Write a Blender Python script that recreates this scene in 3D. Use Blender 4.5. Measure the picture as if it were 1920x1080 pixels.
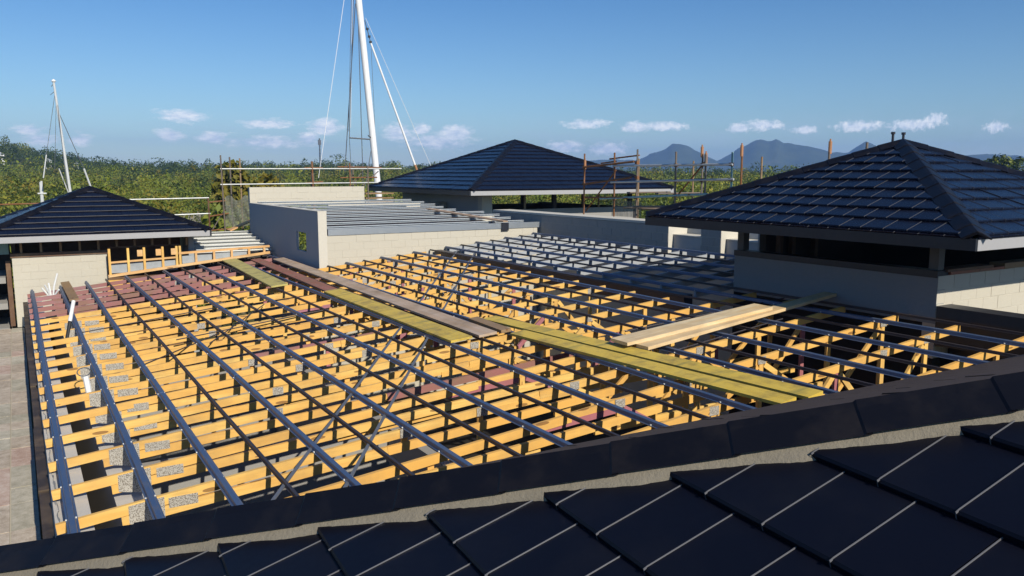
import bpy, math, random
import numpy as np
from mathutils import Vector, Matrix, Euler

random.seed(7)
rng = np.random.default_rng(11)
for o in list(bpy.data.objects):
    bpy.data.objects.remove(o)
SC = bpy.context.scene
COL = SC.collection
R = math.radians

# ------------------------------------------------------------------ camera
cam_d = bpy.data.cameras.new('camera')
cam_d.sensor_width = 36.0
cam_d.lens = 1517.0 / 1920.0 * 36.0
cam_d.clip_start = 0.05
cam_d.clip_end = 12000.0
cam = bpy.data.objects.new('camera', cam_d)
COL.objects.link(cam)
cam.location = (0, 0, 0)
cam.rotation_euler = (math.pi / 2 - 0.14029, 0, -0.54878)
SC.camera = cam

# ------------------------------------------------------------------ sky, sun, exposure
SUN_TRAVEL = Vector((-0.06, 1.0, -0.68)).normalized()
SUN_EL = math.asin(-SUN_TRAVEL.z)
SUN_ROT = math.atan2(-SUN_TRAVEL.x, -SUN_TRAVEL.y)
SKY_STRENGTH = 0.07
SUN_STRENGTH = 4.9
EXPOSURE = 0.18
HAZE_DENSITY = 2.3e-4

sun_d = bpy.data.lights.new('sun', 'SUN')
sun_d.energy = SUN_STRENGTH
sun_d.angle = R(0.5)
sun_d.color = (1.0, 0.93, 0.80)
sun = bpy.data.objects.new('sun', sun_d)
COL.objects.link(sun)
sun.rotation_euler = SUN_TRAVEL.to_track_quat('-Z', 'Y').to_euler()

SC.view_settings.view_transform = 'Standard'
SC.view_settings.look = 'None'
SC.view_settings.exposure = EXPOSURE
SC.view_settings.gamma = 1.0
SC.view_settings.use_curve_mapping = False
SC.render.engine = 'CYCLES'
SC.cycles.max_bounces = 6
SC.cycles.diffuse_bounces = 2
SC.cycles.glossy_bounces = 3
SC.cycles.transparent_max_bounces = 12
SC.cycles.sample_clamp_indirect = 4.0


class NT:
    """small node-tree writer"""
    def __init__(self, tree):
        self.t = tree
        self.n = tree.nodes
        self.l = tree.links

    def new(self, kind, **kw):
        nd = self.n.new(kind)
        for k, v in kw.items():
            setattr(nd, k, v)
        return nd

    def put(self, sock, v):
        if isinstance(v, bpy.types.NodeSocket):
            self.l.new(v, sock)
        else:
            sock.default_value = v

    def math(self, op, a, b=None, c=None, clamp=False):
        nd = self.new('ShaderNodeMath', operation=op, use_clamp=clamp)
        for i, v in enumerate((a, b, c)):
            if v is not None:
                self.put(nd.inputs[i], v)
        return nd.outputs[0]

    def vmath(self, op, a, b=None, c=None):
        nd = self.new('ShaderNodeVectorMath', operation=op)
        for i, v in enumerate((a, b, c)):
            if v is not None:
                self.put(nd.inputs[i], v)
        return nd.outputs['Value'] if op in ('LENGTH', 'DOT_PRODUCT') else nd.outputs[0]

    def noise(self, vec, scale, detail=4.0, rough=0.55, dist=0.0):
        nd = self.new('ShaderNodeTexNoise')
        self.put(nd.inputs['Vector'], vec)
        nd.inputs['Scale'].default_value = scale
        nd.inputs['Detail'].default_value = detail
        nd.inputs['Roughness'].default_value = rough
        nd.inputs['Distortion'].default_value = dist
        return nd.outputs['Fac']

    def ramp(self, fac, stops):
        nd = self.new('ShaderNodeValToRGB')
        self.put(nd.inputs[0], fac)
        el = nd.color_ramp.elements
        while len(el) < len(stops):
            el.new(0.5)
        for e, (p, c) in zip(el, stops):
            e.position = p
            e.color = (c[0], c[1], c[2], 1) if not isinstance(c, float) else (c, c, c, 1)
        return nd.outputs[0]

    def mix(self, fac, a, b, blend='MIX'):
        nd = self.new('ShaderNodeMix', data_type='RGBA', blend_type=blend)
        self.put(nd.inputs[0], fac)
        for s, v in ((nd.inputs[6], a), (nd.inputs[7], b)):
            if isinstance(v, tuple):
                v = (v[0], v[1], v[2], 1)
            self.put(s, v)
        return nd.outputs[2]


world = bpy.data.worlds.new('World')
SC.world = world
world.use_nodes = True
W = NT(world.node_tree)
W.n.clear()
w_out = W.new('ShaderNodeOutputWorld')
w_bg = W.new('ShaderNodeBackground')
w_sky = W.new('ShaderNodeTexSky')
w_sky.sky_type = 'NISHITA'
w_sky.sun_disc = False
w_sky.sun_elevation = SUN_EL
w_sky.sun_rotation = SUN_ROT
w_sky.altitude = 0
w_sky.air_density = 1.0
w_sky.dust_density = 0.35
w_sky.ozone_density = 2.6
w_geo = W.new('ShaderNodeTexCoord')
w_sep = W.new('ShaderNodeSeparateXYZ')
W.l.new(w_geo.outputs['Generated'], w_sep.inputs[0])
sx, sy, sz = w_sep.outputs
hyp = W.math('SQRT', W.math('ADD', W.math('MULTIPLY', sx, sx), W.math('MULTIPLY', sy, sy)))
w_u = W.math('DIVIDE', sx, W.math('MAXIMUM', W.math('ABSOLUTE', sy), 0.02))
w_v = W.math('DIVIDE', sz, W.math('MAXIMUM', hyp, 0.02))
w_uv = W.new('ShaderNodeCombineXYZ')
W.l.new(w_u, w_uv.inputs[0])
W.l.new(w_v, w_uv.inputs[1])
uv = w_uv.outputs[0]
# small cumulus clouds standing low over the horizon: (azimuth tangent, elevation tangent, half width, half height, weight)
CLOUDS = [(0.1693, 0.0646, 0.0262, 0.0059, 0.8), (0.1556, 0.0431, 0.0143, 0.0065, 0.9), (0.2031, 0.0409, 0.0169, 0.006, 0.9), (0.2654, 0.0576, 0.0324, 0.0049, 0.7), (0.338, 0.0555, 0.0222, 0.0087, 1), (0.2645, 0.0368, 0.0391, 0.0061, 0.6), (0.3171, 0.041, 0.017, 0.0062, 0.8), (0.435, 0.0494, 0.0191, 0.0088, 0.9), (0.4697, 0.0528, 0.0142, 0.0063, 0.9), (0.5217, 0.0485, 0.0249, 0.0089, 1.1), (0.4932, 0.0395, 0.0491, 0.0089, 0.7), (0.7432, 0.0598, 0.0405, 0.0044, 0.8), (0.8365, 0.0557, 0.0272, 0.0057, 1), (0.8972, 0.056, 0.0519, 0.005, 0.8), (0.7044, 0.0332, 0.0344, 0.0057, 0.8), (0.7845, 0.0299, 0.0368, 0.0064, 0.9), (1.0661, 0.053, 0.0286, 0.0049, 1), (1.125, 0.0557, 0.0548, 0.0055, 0.8), (1.2373, 0.05, 0.0324, 0.0042, 0.8), (1.39, 0.0525, 0.0744, 0.0053, 0.9), (1.569, 0.0528, 0.0931, 0.0051, 0.9), (1.6413, 0.0591, 0.0382, 0.0051, 0.9), (1.8704, 0.0485, 0.0439, 0.0049, 0.8), (0.0185, 0.0458, 0.0146, 0.0044, 0.7), (0.0275, 0.0355, 0.0148, 0.0055, 0.6), (0.0649, 0.0363, 0.0103, 0.0057, 0.6)]
warp = W.noise(W.vmath('MULTIPLY', uv, (52.0, 135.0, 0)), 1.0, 6.0, 0.66)
acc = None
for cu, cv, ru, rv, wt in CLOUDS:
    a, b = 1 / (ru * 1.05), 1 / (rv * 1.2)
    q = W.vmath('MULTIPLY_ADD', uv, (a, b, 0), (-cu * a, -cv * b, 0))
    m = W.math('MULTIPLY_ADD', W.vmath('LENGTH', q), -wt, wt)
    acc = m if acc is None else W.math('MAXIMUM', acc, m)
dens = W.math('ADD', acc, W.math('MULTIPLY_ADD', warp, 1.9, -0.82))
dens = W.math('MULTIPLY', dens, 1.7, clamp=True)
thin_n = W.noise(W.vmath('MULTIPLY', uv, (7.0, 60.0, 0)), 1.0, 4.0, 0.6)
band = W.ramp(w_v, [(0.0, 0.75), (0.045, 0.55), (0.075, 0.0)])
thin = W.math('MULTIPLY', W.math('MULTIPLY_ADD', thin_n, 2.2, -0.85, clamp=True), band)
lightc = W.mix(W.math('MULTIPLY_ADD', warp, 2.4, -0.75, clamp=True), (8.5, 10.0, 12.4), (17.5, 17.2, 16.6))
tint = W.mix(W.math('MULTIPLY', w_v, 3.6, clamp=True), (1.12, 1.30, 1.40), (0.42, 0.84, 1.27))
sky_deep = W.mix(1.0, w_sky.outputs[0], tint, 'MULTIPLY')
c1 = W.mix(W.math('MULTIPLY', thin, 0.7), sky_deep, (7.2, 8.8, 11.0))
c2 = W.mix(W.math('MULTIPLY', dens, 0.86), c1, lightc)
W.l.new(c2, w_bg.inputs[0])
w_bg.inputs[1].default_value = SKY_STRENGTH
W.l.new(w_bg.outputs[0], w_out.inputs[0])


# ------------------------------------------------------------------ materials
def material(name):
    m = bpy.data.materials.new(name)
    m.use_nodes = True
    T = NT(m.node_tree)
    T.n.clear()
    out = T.new('ShaderNodeOutputMaterial')
    b = T.new('ShaderNodeBsdfPrincipled')
    T.l.new(b.outputs[0], out.inputs[0])
    return m, T, b, out


def bump(T, b, h, strength, dist=0.01):
    nd = T.new('ShaderNodeBump')
    nd.inputs['Strength'].default_value = strength
    nd.inputs['Distance'].default_value = dist
    T.put(nd.inputs['Height'], h)
    T.l.new(nd.outputs[0], b.inputs['Normal'])


def place_coords(T):
    """world position shifted by a random offset for every object"""
    pos = T.new('ShaderNodeNewGeometry').outputs['Position']
    info = T.new('ShaderNodeObjectInfo').outputs['Random']
    return T.vmath('ADD', pos, T.vmath('SCALE', (31.0, 17.0, 23.0), None) if False else T.vmath('MULTIPLY', T.new('ShaderNodeCombineXYZ').outputs[0], (0, 0, 0))), pos, info


def offset_pos(T):
    pos = T.new('ShaderNodeNewGeometry').outputs['Position']
    info = T.new('ShaderNodeObjectInfo').outputs['Random']
    cx = T.new('ShaderNodeCombineXYZ')
    for i, k in enumerate((37.0, 91.0, 53.0)):
        T.put(cx.inputs[i], T.math('MULTIPLY', info, k))
    return T.vmath('ADD', pos, cx.outputs[0]), pos, info


def wood(name, c, axis, rough=0.62, grime=0.25, knots=True):
    m, T, b, out = material(name)
    p, pos, info = offset_pos(T)
    st = [14.0, 14.0, 14.0]
    st[axis] = 1.1
    g = T.noise(T.vmath('MULTIPLY', p, tuple(st)), 2.2, 5.0, 0.6, 0.6)
    broad = T.noise(p, 2.1, 4.0, 0.65)
    tone = T.noise(T.vmath('MULTIPLY', p, tuple(0.7 if i == axis else 9.0 for i in range(3))), 1.0, 2.0)
    col = T.ramp(g, [(0.25, tuple(x * 0.72 for x in c)), (0.55, c), (0.8, tuple(min(1, x * 1.16) for x in c))])
    col = T.mix(T.math('MULTIPLY_ADD', info, 0.85, 0.0), col, tuple(x * y for x, y in zip(c, (0.90, 0.72, 0.55))))
    col = T.mix(T.math('MULTIPLY_ADD', tone, 2.8, -1.0, clamp=True), col, tuple(min(1, x * y) for x, y in zip(c, (0.86, 0.70, 0.52))))
    col = T.mix(T.math('MULTIPLY', T.math('MULTIPLY_ADD', broad, 3.4, -1.5, clamp=True), grime * 1.5), col, (0.20, 0.135, 0.075))
    if knots:
        sc = [7.0, 7.0, 7.0]
        sc[axis] = 1.6
        v = T.new('ShaderNodeTexVoronoi')
        T.put(v.inputs['Vector'], T.vmath('MULTIPLY', p, tuple(sc)))
        v.inputs['Scale'].default_value = 1.0
        k = T.math('LESS_THAN', v.outputs['Distance'], 0.14)
        col = T.mix(T.math('MULTIPLY', k, 0.75), col, (0.16, 0.065, 0.02))
    T.put(b.inputs['Base Color'], col)
    b.inputs['Roughness'].default_value = rough
    bump(T, b, g, 0.25, 0.004)
    return m


def masonry(name, c, var=0.28, stain=0.35, rough=0.9, fine=38.0):
    m, T, b, out = material(name)
    p, pos, info = offset_pos(T)
    n1 = T.noise(pos, 0.9, 6.0, 0.68)
    n2 = T.noise(p, fine, 4.0, 0.7)
    col = T.mix(T.math('MULTIPLY', info, var * 2), c, tuple(x * y for x, y in zip(c, (0.72, 0.70, 0.66))))
    col = T.mix(T.math('MULTIPLY', T.math('MULTIPLY_ADD', n1, 3.2, -1.45, clamp=True), stain), col, tuple(x * 0.62 for x in c))
    col = T.mix(T.math('MULTIPLY_ADD', n2, 0.9, -0.3, clamp=True), tuple(x * 0.8 for x in c), col)
    T.put(b.inputs['Base Color'], col)
    b.inputs['Roughness'].default_value = rough
    bump(T, b, n2, 0.5, 0.01)
    return m


def coated(name, c, rough=0.4, metal=0.0, dirt=0.3, dirt_c=(0.10, 0.085, 0.07), spec=0.5, scale=5.0):
    m, T, b, out = material(name)
    p, pos, info = offset_pos(T)
    n1 = T.noise(p, scale, 5.0, 0.65)
    n2 = T.noise(p, scale * 14, 3.0, 0.6)
    d = T.math('MULTIPLY', T.math('MULTIPLY_ADD', n1, 3.4, -1.6, clamp=True), dirt)
    col = T.mix(T.math('MULTIPLY', info, 0.35), c, tuple(x * 0.75 for x in c))
    col = T.mix(d, col, dirt_c)
    T.put(b.inputs['Base Color'], col)
    T.put(b.inputs['Roughness'], T.math('ADD', T.math('MULTIPLY_ADD', n2, 0.22, rough - 0.11), T.math('MULTIPLY', d, 0.35)))
    b.inputs['Metallic'].default_value = metal
    b.inputs['Specular IOR Level'].default_value = spec
    return m


MAT = {}
PINE = (0.80, 0.53, 0.155)
MAT['pine_x'] = wood('pine grain along x', PINE, 0)
MAT['pine_z'] = wood('pine grain upright', PINE, 2)
MAT['pine_y'] = wood('pine grain along y', PINE, 1)
MAT['pink_x'] = wood('pink stained pine grain along x', (0.34, 0.165, 0.19), 0, grime=0.55, knots=False)
MAT['pink_z'] = wood('pink stained pine grain upright', (0.40, 0.165, 0.23), 2, knots=False)
MAT['pale_pine'] = wood('pale timber', (0.74, 0.50, 0.24), 0)
MAT['brown_timber'] = wood('weathered brown timber', (0.13, 0.072, 0.042), 1, grime=0.5)
MAT['form_timber'] = wood('formwork timber', (0.30, 0.22, 0.13), 1, grime=0.6)
MAT['edge_shade'] = wood('edge boards with painted shade', (0.040, 0.032, 0.027), 1, grime=0.4, knots=False)  # shade of the wall face by the terrace put into the colour
MAT['red_plank'] = wood('red brown plank', (0.32, 0.135, 0.095), 1, grime=0.6)
MAT['cream_plank'] = wood('pale scaffold plank', (0.74, 0.62, 0.40), 0, grime=0.25, knots=False)
MAT['grey_plank'] = wood('cement dusted plank', (0.50, 0.42, 0.345), 1, grime=0.45, knots=False)


def plywood(name, c, c2):
    m, T, b, out = material(name)
    p, pos, info = offset_pos(T)
    g = T.noise(T.vmath('MULTIPLY', p, (26.0, 2.0, 26.0)), 1.4, 5.0, 0.65, 0.5)
    blot = T.noise(p, 2.6, 5.0, 0.7)
    col = T.mix(T.math('MULTIPLY_ADD', g, 2.0, -0.6, clamp=True), c, c2)
    col = T.mix(T.math('MULTIPLY', T.math('MULTIPLY_ADD', blot, 4.0, -1.9, clamp=True), 0.75), col, (0.17, 0.125, 0.05))
    st = T.noise(T.vmath('MULTIPLY', p, (1.2, 5.5, 1.0)), 1.0, 2.0, 0.5)
    col = T.mix(T.math('MULTIPLY', T.math('MULTIPLY_ADD', st, 9.0, -5.2, clamp=True), 0.5), col, (0.10, 0.13, 0.06))
    T.put(b.inputs['Base Color'], col)
    b.inputs['Roughness'].default_value = 0.6
    bump(T, b, g, 0.2, 0.004)
    return m


MAT['yellow_plank'] = plywood('yellow coated plank', (0.57, 0.385, 0.045), (0.62, 0.46, 0.09))
MAT['olive_plank'] = plywood('olive yellow plank', (0.42, 0.35, 0.10), (0.52, 0.44, 0.14))

MAT['cream_block'] = masonry('cream concrete block', (0.60, 0.555, 0.455), 0.10, 0.45)
MAT['grey_block'] = masonry('grey concrete block', (0.36, 0.345, 0.32), 0.25, 0.3)
MAT['render_grey'] = masonry('grey cement render', (0.48, 0.475, 0.465), 0.05, 0.7, 0.85, 22.0)
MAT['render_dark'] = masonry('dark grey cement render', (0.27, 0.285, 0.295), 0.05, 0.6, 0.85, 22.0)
MAT['render_pale'] = masonry('pale cement render', (0.66, 0.62, 0.53), 0.05, 0.2, 0.85, 22.0)
MAT['mortar'] = masonry('cement mortar', (0.235, 0.205, 0.155), 0.05, 0.6, 0.95, 60.0)
MAT['joint'] = masonry('mortar joint', (0.575, 0.53, 0.435), 0.05, 0.4)
MAT['concrete'] = masonry('cast concrete', (0.34, 0.325, 0.30), 0.2, 0.5)
MAT['cavity_block'] = masonry('light block in the cavity', (0.60, 0.56, 0.50), 0.2, 0.3)
def paver_material(name, dark, mid, light):
    m, T, b, out = material(name)
    p, pos, info = offset_pos(T)
    n = T.noise(p, 7.0, 8.0, 0.72)
    f = T.noise(p, 60.0, 3.0, 0.6)
    big = T.noise(pos, 0.7, 4.0, 0.6)
    v = T.math('ADD', T.math('MULTIPLY', n, 0.62), T.math('MULTIPLY', big, 0.38))
    col = T.ramp(v, [(0.36, dark), (0.5, mid), (0.62, light)])
    col = T.mix(T.math('MULTIPLY_ADD', f, 3.0, -1.6, clamp=True), col, (0.66, 0.61, 0.53))
    col = T.mix(T.math('MULTIPLY', info, 0.3), col, dark)
    T.put(b.inputs['Base Color'], col)
    b.inputs['Roughness'].default_value = 0.85
    bump(T, b, n, 0.6, 0.01)
    return m


MAT['paver'] = paver_material('mottled tan paver', (0.26, 0.205, 0.15), (0.44, 0.365, 0.285), (0.58, 0.505, 0.42))
MAT['paver_pink'] = paver_material('mottled pink paver', (0.31, 0.20, 0.155), (0.46, 0.34, 0.275), (0.58, 0.49, 0.42))
MAT['paver_green'] = paver_material('mottled grey green paver', (0.25, 0.225, 0.165), (0.40, 0.365, 0.285), (0.54, 0.49, 0.40))

MAT['tile'] = coated('glazed navy roof tile', (0.0055, 0.0065, 0.0145), 0.28, 0.0, 0.12, (0.032, 0.032, 0.036), 0.21, 3.0)
MAT['tile_near'] = coated('dull navy roof tile', (0.0040, 0.0046, 0.0100), 0.40, 0.0, 0.16, (0.028, 0.027, 0.028), 0.17, 2.2)
MAT['tile_glint'] = coated('pale painted tile glint', (0.12, 0.12, 0.13), 0.22, 0.0, 0.2)  # sun glint along the tile ribs, put into a pale colour
MAT['tile_cap'] = coated('navy ridge cap', (0.0052, 0.0056, 0.0092), 0.42, 0.0, 0.35, (0.036, 0.029, 0.026), 0.18, 4.0)
MAT['tile_brown'] = coated('matt brown roof tile', (0.072, 0.050, 0.038), 0.7, 0.0, 0.5, (0.11, 0.08, 0.065), 0.2, 6.0)  # browner and rougher than the navy tiles of the same roof
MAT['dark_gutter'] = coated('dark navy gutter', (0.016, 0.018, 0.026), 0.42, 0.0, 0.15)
MAT['fascia'] = coated('grey painted fascia', (0.37, 0.365, 0.37), 0.5, 0.0, 0.15, (0.25, 0.23, 0.2))
MAT['batten'] = coated('steel batten with painted sky reflection', (0.075, 0.118, 0.215), 0.42, 0.35, 0.45, (0.20, 0.19, 0.175), 0.5, 4.0)  # plain steel, its blue sky reflection put into the base colour
MAT['thin_batten'] = coated('dark steel batten', (0.040, 0.034, 0.040), 0.5, 0.2, 0.35, (0.10, 0.075, 0.06), 0.5, 4.0)
MAT['galv'] = coated('galvanised steel', (0.50, 0.54, 0.57), 0.36, 0.75, 0.25, (0.30, 0.29, 0.27))
MAT['galv_flat'] = coated('dull galvanised steel', (0.58, 0.62, 0.65), 0.5, 0.25, 0.3, (0.30, 0.29, 0.27))
MAT['white_steel'] = coated('white coated steel', (0.68, 0.68, 0.64), 0.45, 0.0, 0.2, (0.4, 0.38, 0.33))
MAT['grey_steel'] = coated('grey primed steel', (0.38, 0.40, 0.42), 0.55, 0.0, 0.35, (0.25, 0.24, 0.22))
MAT['rust'] = coated('rusty scaffold tube', (0.20, 0.085, 0.032), 0.75, 0.0, 0.5, (0.28, 0.20, 0.14), 0.3)
MAT['orange'] = coated('orange painted sleeve', (0.40, 0.19, 0.085), 0.6, 0.0, 0.3, (0.25, 0.12, 0.06))
MAT['tube'] = coated('weathered scaffold tube', (0.16, 0.135, 0.11), 0.6, 0.2, 0.5, (0.25, 0.14, 0.08))
MAT['tube_pale'] = coated('pale scaffold tube', (0.46, 0.48, 0.47), 0.45, 0.3, 0.3, (0.3, 0.25, 0.2))
MAT['teal'] = coated('teal painted tube', (0.22, 0.38, 0.38), 0.5, 0.0, 0.3)
MAT['white'] = coated('white paint', (0.80, 0.80, 0.80), 0.35, 0.0, 0.08, (0.5, 0.5, 0.48))
MAT['pvc'] = coated('white plastic', (0.74, 0.74, 0.72), 0.35, 0.0, 0.1)
MAT['black'] = coated('black plastic', (0.015, 0.015, 0.016), 0.5, 0.0, 0.1)
MAT['wire'] = coated('dark rigging wire', (0.12, 0.13, 0.15), 0.5, 0.3, 0.1)
MAT['mast_grey'] = coated('grey white mast', (0.62, 0.63, 0.62), 0.4, 0.1, 0.15)
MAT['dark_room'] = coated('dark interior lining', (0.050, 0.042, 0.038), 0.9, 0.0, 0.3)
MAT['void_shade'] = coated('void surface with painted shade', (0.022, 0.019, 0.017), 0.9, 0.0, 0.4, (0.05, 0.045, 0.04), 0.2, 1.0)  # darkness of the void below the battens put into the colour
MAT['post_shade'] = coated('grey post with painted shade', (0.10, 0.105, 0.11), 0.6, 0.0, 0.2)  # grey posts, darkened in colour for the shade under the eave
MAT['strap_steel'] = coated('tarnished strap steel', (0.17, 0.18, 0.20), 0.5, 0.3, 0.3)
MAT['cladding'] = coated('grey wall wrap', (0.33, 0.36, 0.38), 0.6, 0.0, 0.25)
MAT['bark'] = coated('grey brown bark', (0.13, 0.105, 0.08), 0.9, 0.0, 0.4)
MAT['dead_bark'] = coated('bleached dead wood', (0.34, 0.31, 0.28), 0.9, 0.0, 0.3)


def plate_material():
    m, T, b, out = material('punched nail plate')
    pos = T.new('ShaderNodeNewGeometry').outputs['Position']
    v = T.new('ShaderNodeTexVoronoi')
    T.put(v.inputs['Vector'], pos)
    v.inputs['Scale'].default_value = 95.0
    k = T.math('LESS_THAN', v.outputs['Distance'], 0.42)
    col = T.mix(k, (0.50, 0.47, 0.41), (0.17, 0.14, 0.11))
    T.put(b.inputs['Base Color'], col)
    b.inputs['Metallic'].default_value = 0.3
    b.inputs['Roughness'].default_value = 0.5
    return m


MAT['plate'] = plate_material()


def leaf_material(name, stops, scale):
    m, T, b, out = material(name)
    p, pos, info = offset_pos(T)
    n1 = T.noise(pos, scale * 0.45, 3.0, 0.6)
    n2 = T.noise(pos, scale * 3.2, 2.0, 0.5)
    n3 = T.noise(pos, scale * 22, 1.0, 0.5)
    f = T.math('ADD', T.math('MULTIPLY', n1, 0.45), T.math('ADD', T.math('MULTIPLY', n2, 0.45), T.math('MULTIPLY', n3, 0.10)))
    f = T.math('MULTIPLY_ADD', f, 1.35, -0.175)
    col = T.ramp(f, stops)
    T.put(b.inputs['Base Color'], col)
    b.inputs['Roughness'].default_value = 0.6
    b.inputs['Specular IOR Level'].default_value = 0.25
    tr = T.new('ShaderNodeBsdfTranslucent')
    T.put(tr.inputs[0], T.mix(0.5, col, (0.22, 0.24, 0.02)))
    mx = T.new('ShaderNodeMixShader')
    mx.inputs[0].default_value = 0.22
    T.l.new(b.outputs[0], mx.inputs[1])
    T.l.new(tr.outputs[0], mx.inputs[2])
    T.l.new(mx.outputs[0], out.inputs[0])
    return m


MAT['leaf'] = leaf_material('mangrove leaves', [(0.30, (0.065, 0.095, 0.016)), (0.45, (0.130, 0.172, 0.024)), (0.56, (0.22, 0.235, 0.034)), (0.70, (0.34, 0.27, 0.05))], 0.11)
MAT['leaf_far'] = leaf_material('far forest leaves', [(0.35, (0.022, 0.044, 0.011)), (0.52, (0.052, 0.082, 0.017)), (0.70, (0.11, 0.125, 0.024))], 0.05)
MAT['leaf_gold'] = leaf_material('yellowing leaves', [(0.35, (0.070, 0.085, 0.015)), (0.52, (0.17, 0.15, 0.02)), (0.68, (0.27, 0.19, 0.03))], 0.6)
MAT['leaf_dark'] = leaf_material('dark tree leaves', [(0.35, (0.018, 0.036, 0.010)), (0.52, (0.040, 0.066, 0.014)), (0.68, (0.085, 0.10, 0.02))], 0.5)


def ground_material():
    m, T, b, out = material('swampy undergrowth ground')
    pos = T.new('ShaderNodeNewGeometry').outputs['Position']
    n = T.noise(pos, 0.25, 6.0, 0.65)
    col = T.ramp(n, [(0.3, (0.030, 0.034, 0.014)), (0.5, (0.055, 0.062, 0.018)), (0.7, (0.11, 0.10, 0.035))])
    T.put(b.inputs['Base Color'], col)
    b.inputs['Roughness'].default_value = 0.95
    bump(T, b, n, 1.0, 0.4)
    return m


MAT['ground'] = ground_material()


def mountain_material():
    m, T, b, out = material('forested mountain side')
    pos = T.new('ShaderNodeNewGeometry').outputs['Position']
    n = T.noise(pos, 0.012, 7.0, 0.7)
    col = T.ramp(n, [(0.3, (0.020, 0.034, 0.014)), (0.6, (0.050, 0.066, 0.024)), (0.75, (0.10, 0.09, 0.05))])
    T.put(b.inputs['Base Color'], col)
    b.inputs['Roughness'].default_value = 0.95
    return m


MAT['mountain'] = mountain_material()


def net_material():
    m, T, b, out = material('scaffold debris netting')
    pos = T.new('ShaderNodeNewGeometry').outputs['Position']
    n = T.noise(T.vmath('MULTIPLY', pos, (30.0, 30.0, 3.0)), 1.0, 3.0)
    b.inputs['Base Color'].default_value = (0.20, 0.21, 0.17, 1)
    b.inputs['Roughness'].default_value = 0.8
    tr = T.new('ShaderNodeBsdfTransparent')
    mx = T.new('ShaderNodeMixShader')
    T.put(mx.inputs[0], T.math('MULTIPLY_ADD', n, 0.9, 0.05, clamp=True))
    T.l.new(tr.outputs[0], mx.inputs[1])
    T.l.new(b.outputs[0], mx.inputs[2])
    T.l.new(mx.outputs[0], out.inputs[0])
    return m


MAT['net'] = net_material()

# ------------------------------------------------------------------ mesh helpers
ORG = {}


def V(*a):
    return Vector(a)


class MB:
    def __init__(self):
        self.v = []
        self.f = []

    def add(self, vs, fs):
        k = len(self.v)
        self.v += [tuple(p) for p in vs]
        self.f += [tuple(i + k for i in f) for f in fs]
        return self

    def box(self, x0, x1, y0, y1, z0, z1):
        vs = [(x, y, z) for z in (z0, z1) for y in (y0, y1) for x in (x0, x1)]
        return self.add(vs, [(0, 2, 3, 1), (4, 5, 7, 6), (0, 1, 5, 4), (2, 6, 7, 3), (0, 4, 6, 2), (1, 3, 7, 5)])

    def beam(self, a, b, w, h, up=(0, 0, 1)):
        """rectangular bar a -> b, h measured along up (centred)"""
        a, b = Vector(a), Vector(b)
        d = (b - a).normalized()
        upv = Vector(up)
        s = d.cross(upv)
        if s.length < 1e-4:
            s = d.cross(Vector((1, 0, 0)))
        s.normalize()
        t = s.cross(d).normalized()
        vs = []
        for p in (a, b):
            for i, j in ((-1, -1), (1, -1), (1, 1), (-1, 1)):
                vs.append(p + s * (i * w / 2) + t * (j * h / 2))
        return self.add(vs, [(0, 3, 2, 1), (4, 5, 6, 7), (0, 1, 5, 4), (1, 2, 6, 5), (2, 3, 7, 6), (3, 0, 4, 7)])

    def sweep(self, a, b, prof, up=(0, 0, 1), closed=True):
        """profile [(side, up), ...] carried from a to b"""
        a, b = Vector(a), Vector(b)
        d = (b - a).normalized()
        s = d.cross(Vector(up)).normalized()
        t = s.cross(d).normalized()
        n = len(prof)
        vs = [p + s * x + t * y for p in (a, b) for x, y in prof]
        fs = [(i, (i + 1) % n, n + (i + 1) % n, n + i) for i in range(n if closed else n - 1)]
        if closed:
            fs += [tuple(range(n - 1, -1, -1)), tuple(range(n, 2 * n))]
        return self.add(vs, fs)

    def tube(self, a, b, r, n=8, r2=None):
        a, b = Vector(a), Vector(b)
        r2 = r if r2 is None else r2
        d = (b - a).normalized()
        s = d.cross(Vector((0, 0, 1)))
        if s.length < 1e-3:
            s = d.cross(Vector((1, 0, 0)))
        s.normalize()
        t = s.cross(d)
        vs = []
        for p, q in ((a, r), (b, r2)):
            for i in range(n):
                an = 2 * math.pi * i / n
                vs.append(p + s * (math.cos(an) * q) + t * (math.sin(an) * q))
        fs = [(i, (i + 1) % n, n + (i + 1) % n, n + i) for i in range(n)]
        fs += [tuple(range(n - 1, -1, -1)), tuple(range(n, 2 * n))]
        return self.add(vs, fs)

    def prism(self, poly, dz):
        """polygon of 3D points extruded by vector dz"""
        dz = Vector(dz)
        n = len(poly)
        vs = [Vector(p) for p in poly] + [Vector(p) + dz for p in poly]
        fs = [tuple(range(n - 1, -1, -1)), tuple(range(n, 2 * n))]
        fs += [(i, (i + 1) % n, n + (i + 1) % n, n + i) for i in range(n)]
        return self.add(vs, fs)

    def mesh(self, name, mat, org=(0, 0, 0)):
        me = bpy.data.meshes.new(name)
        o = Vector(org)
        me.from_pydata([(p[0] - o[0], p[1] - o[1], p[2] - o[2]) for p in self.v], [], self.f)
        me.materials.append(MAT[mat] if isinstance(mat, str) else mat)
        k = getattr(self, 'rib_from', None)
        if k is not None:
            me.materials.append(MAT['tile_glint'])
            for q in me.polygons[k:]:
                q.material_index = 1
        return me

    def build(self, name, mat, parent=None):
        org = ORG.get(parent.name, (0, 0, 0)) if parent else (0, 0, 0)
        ob = bpy.data.objects.new(name, self.mesh(name, mat, org))
        COL.objects.link(ob)
        if parent:
            ob.parent = parent
        ORG[ob.name] = org
        return ob


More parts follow.
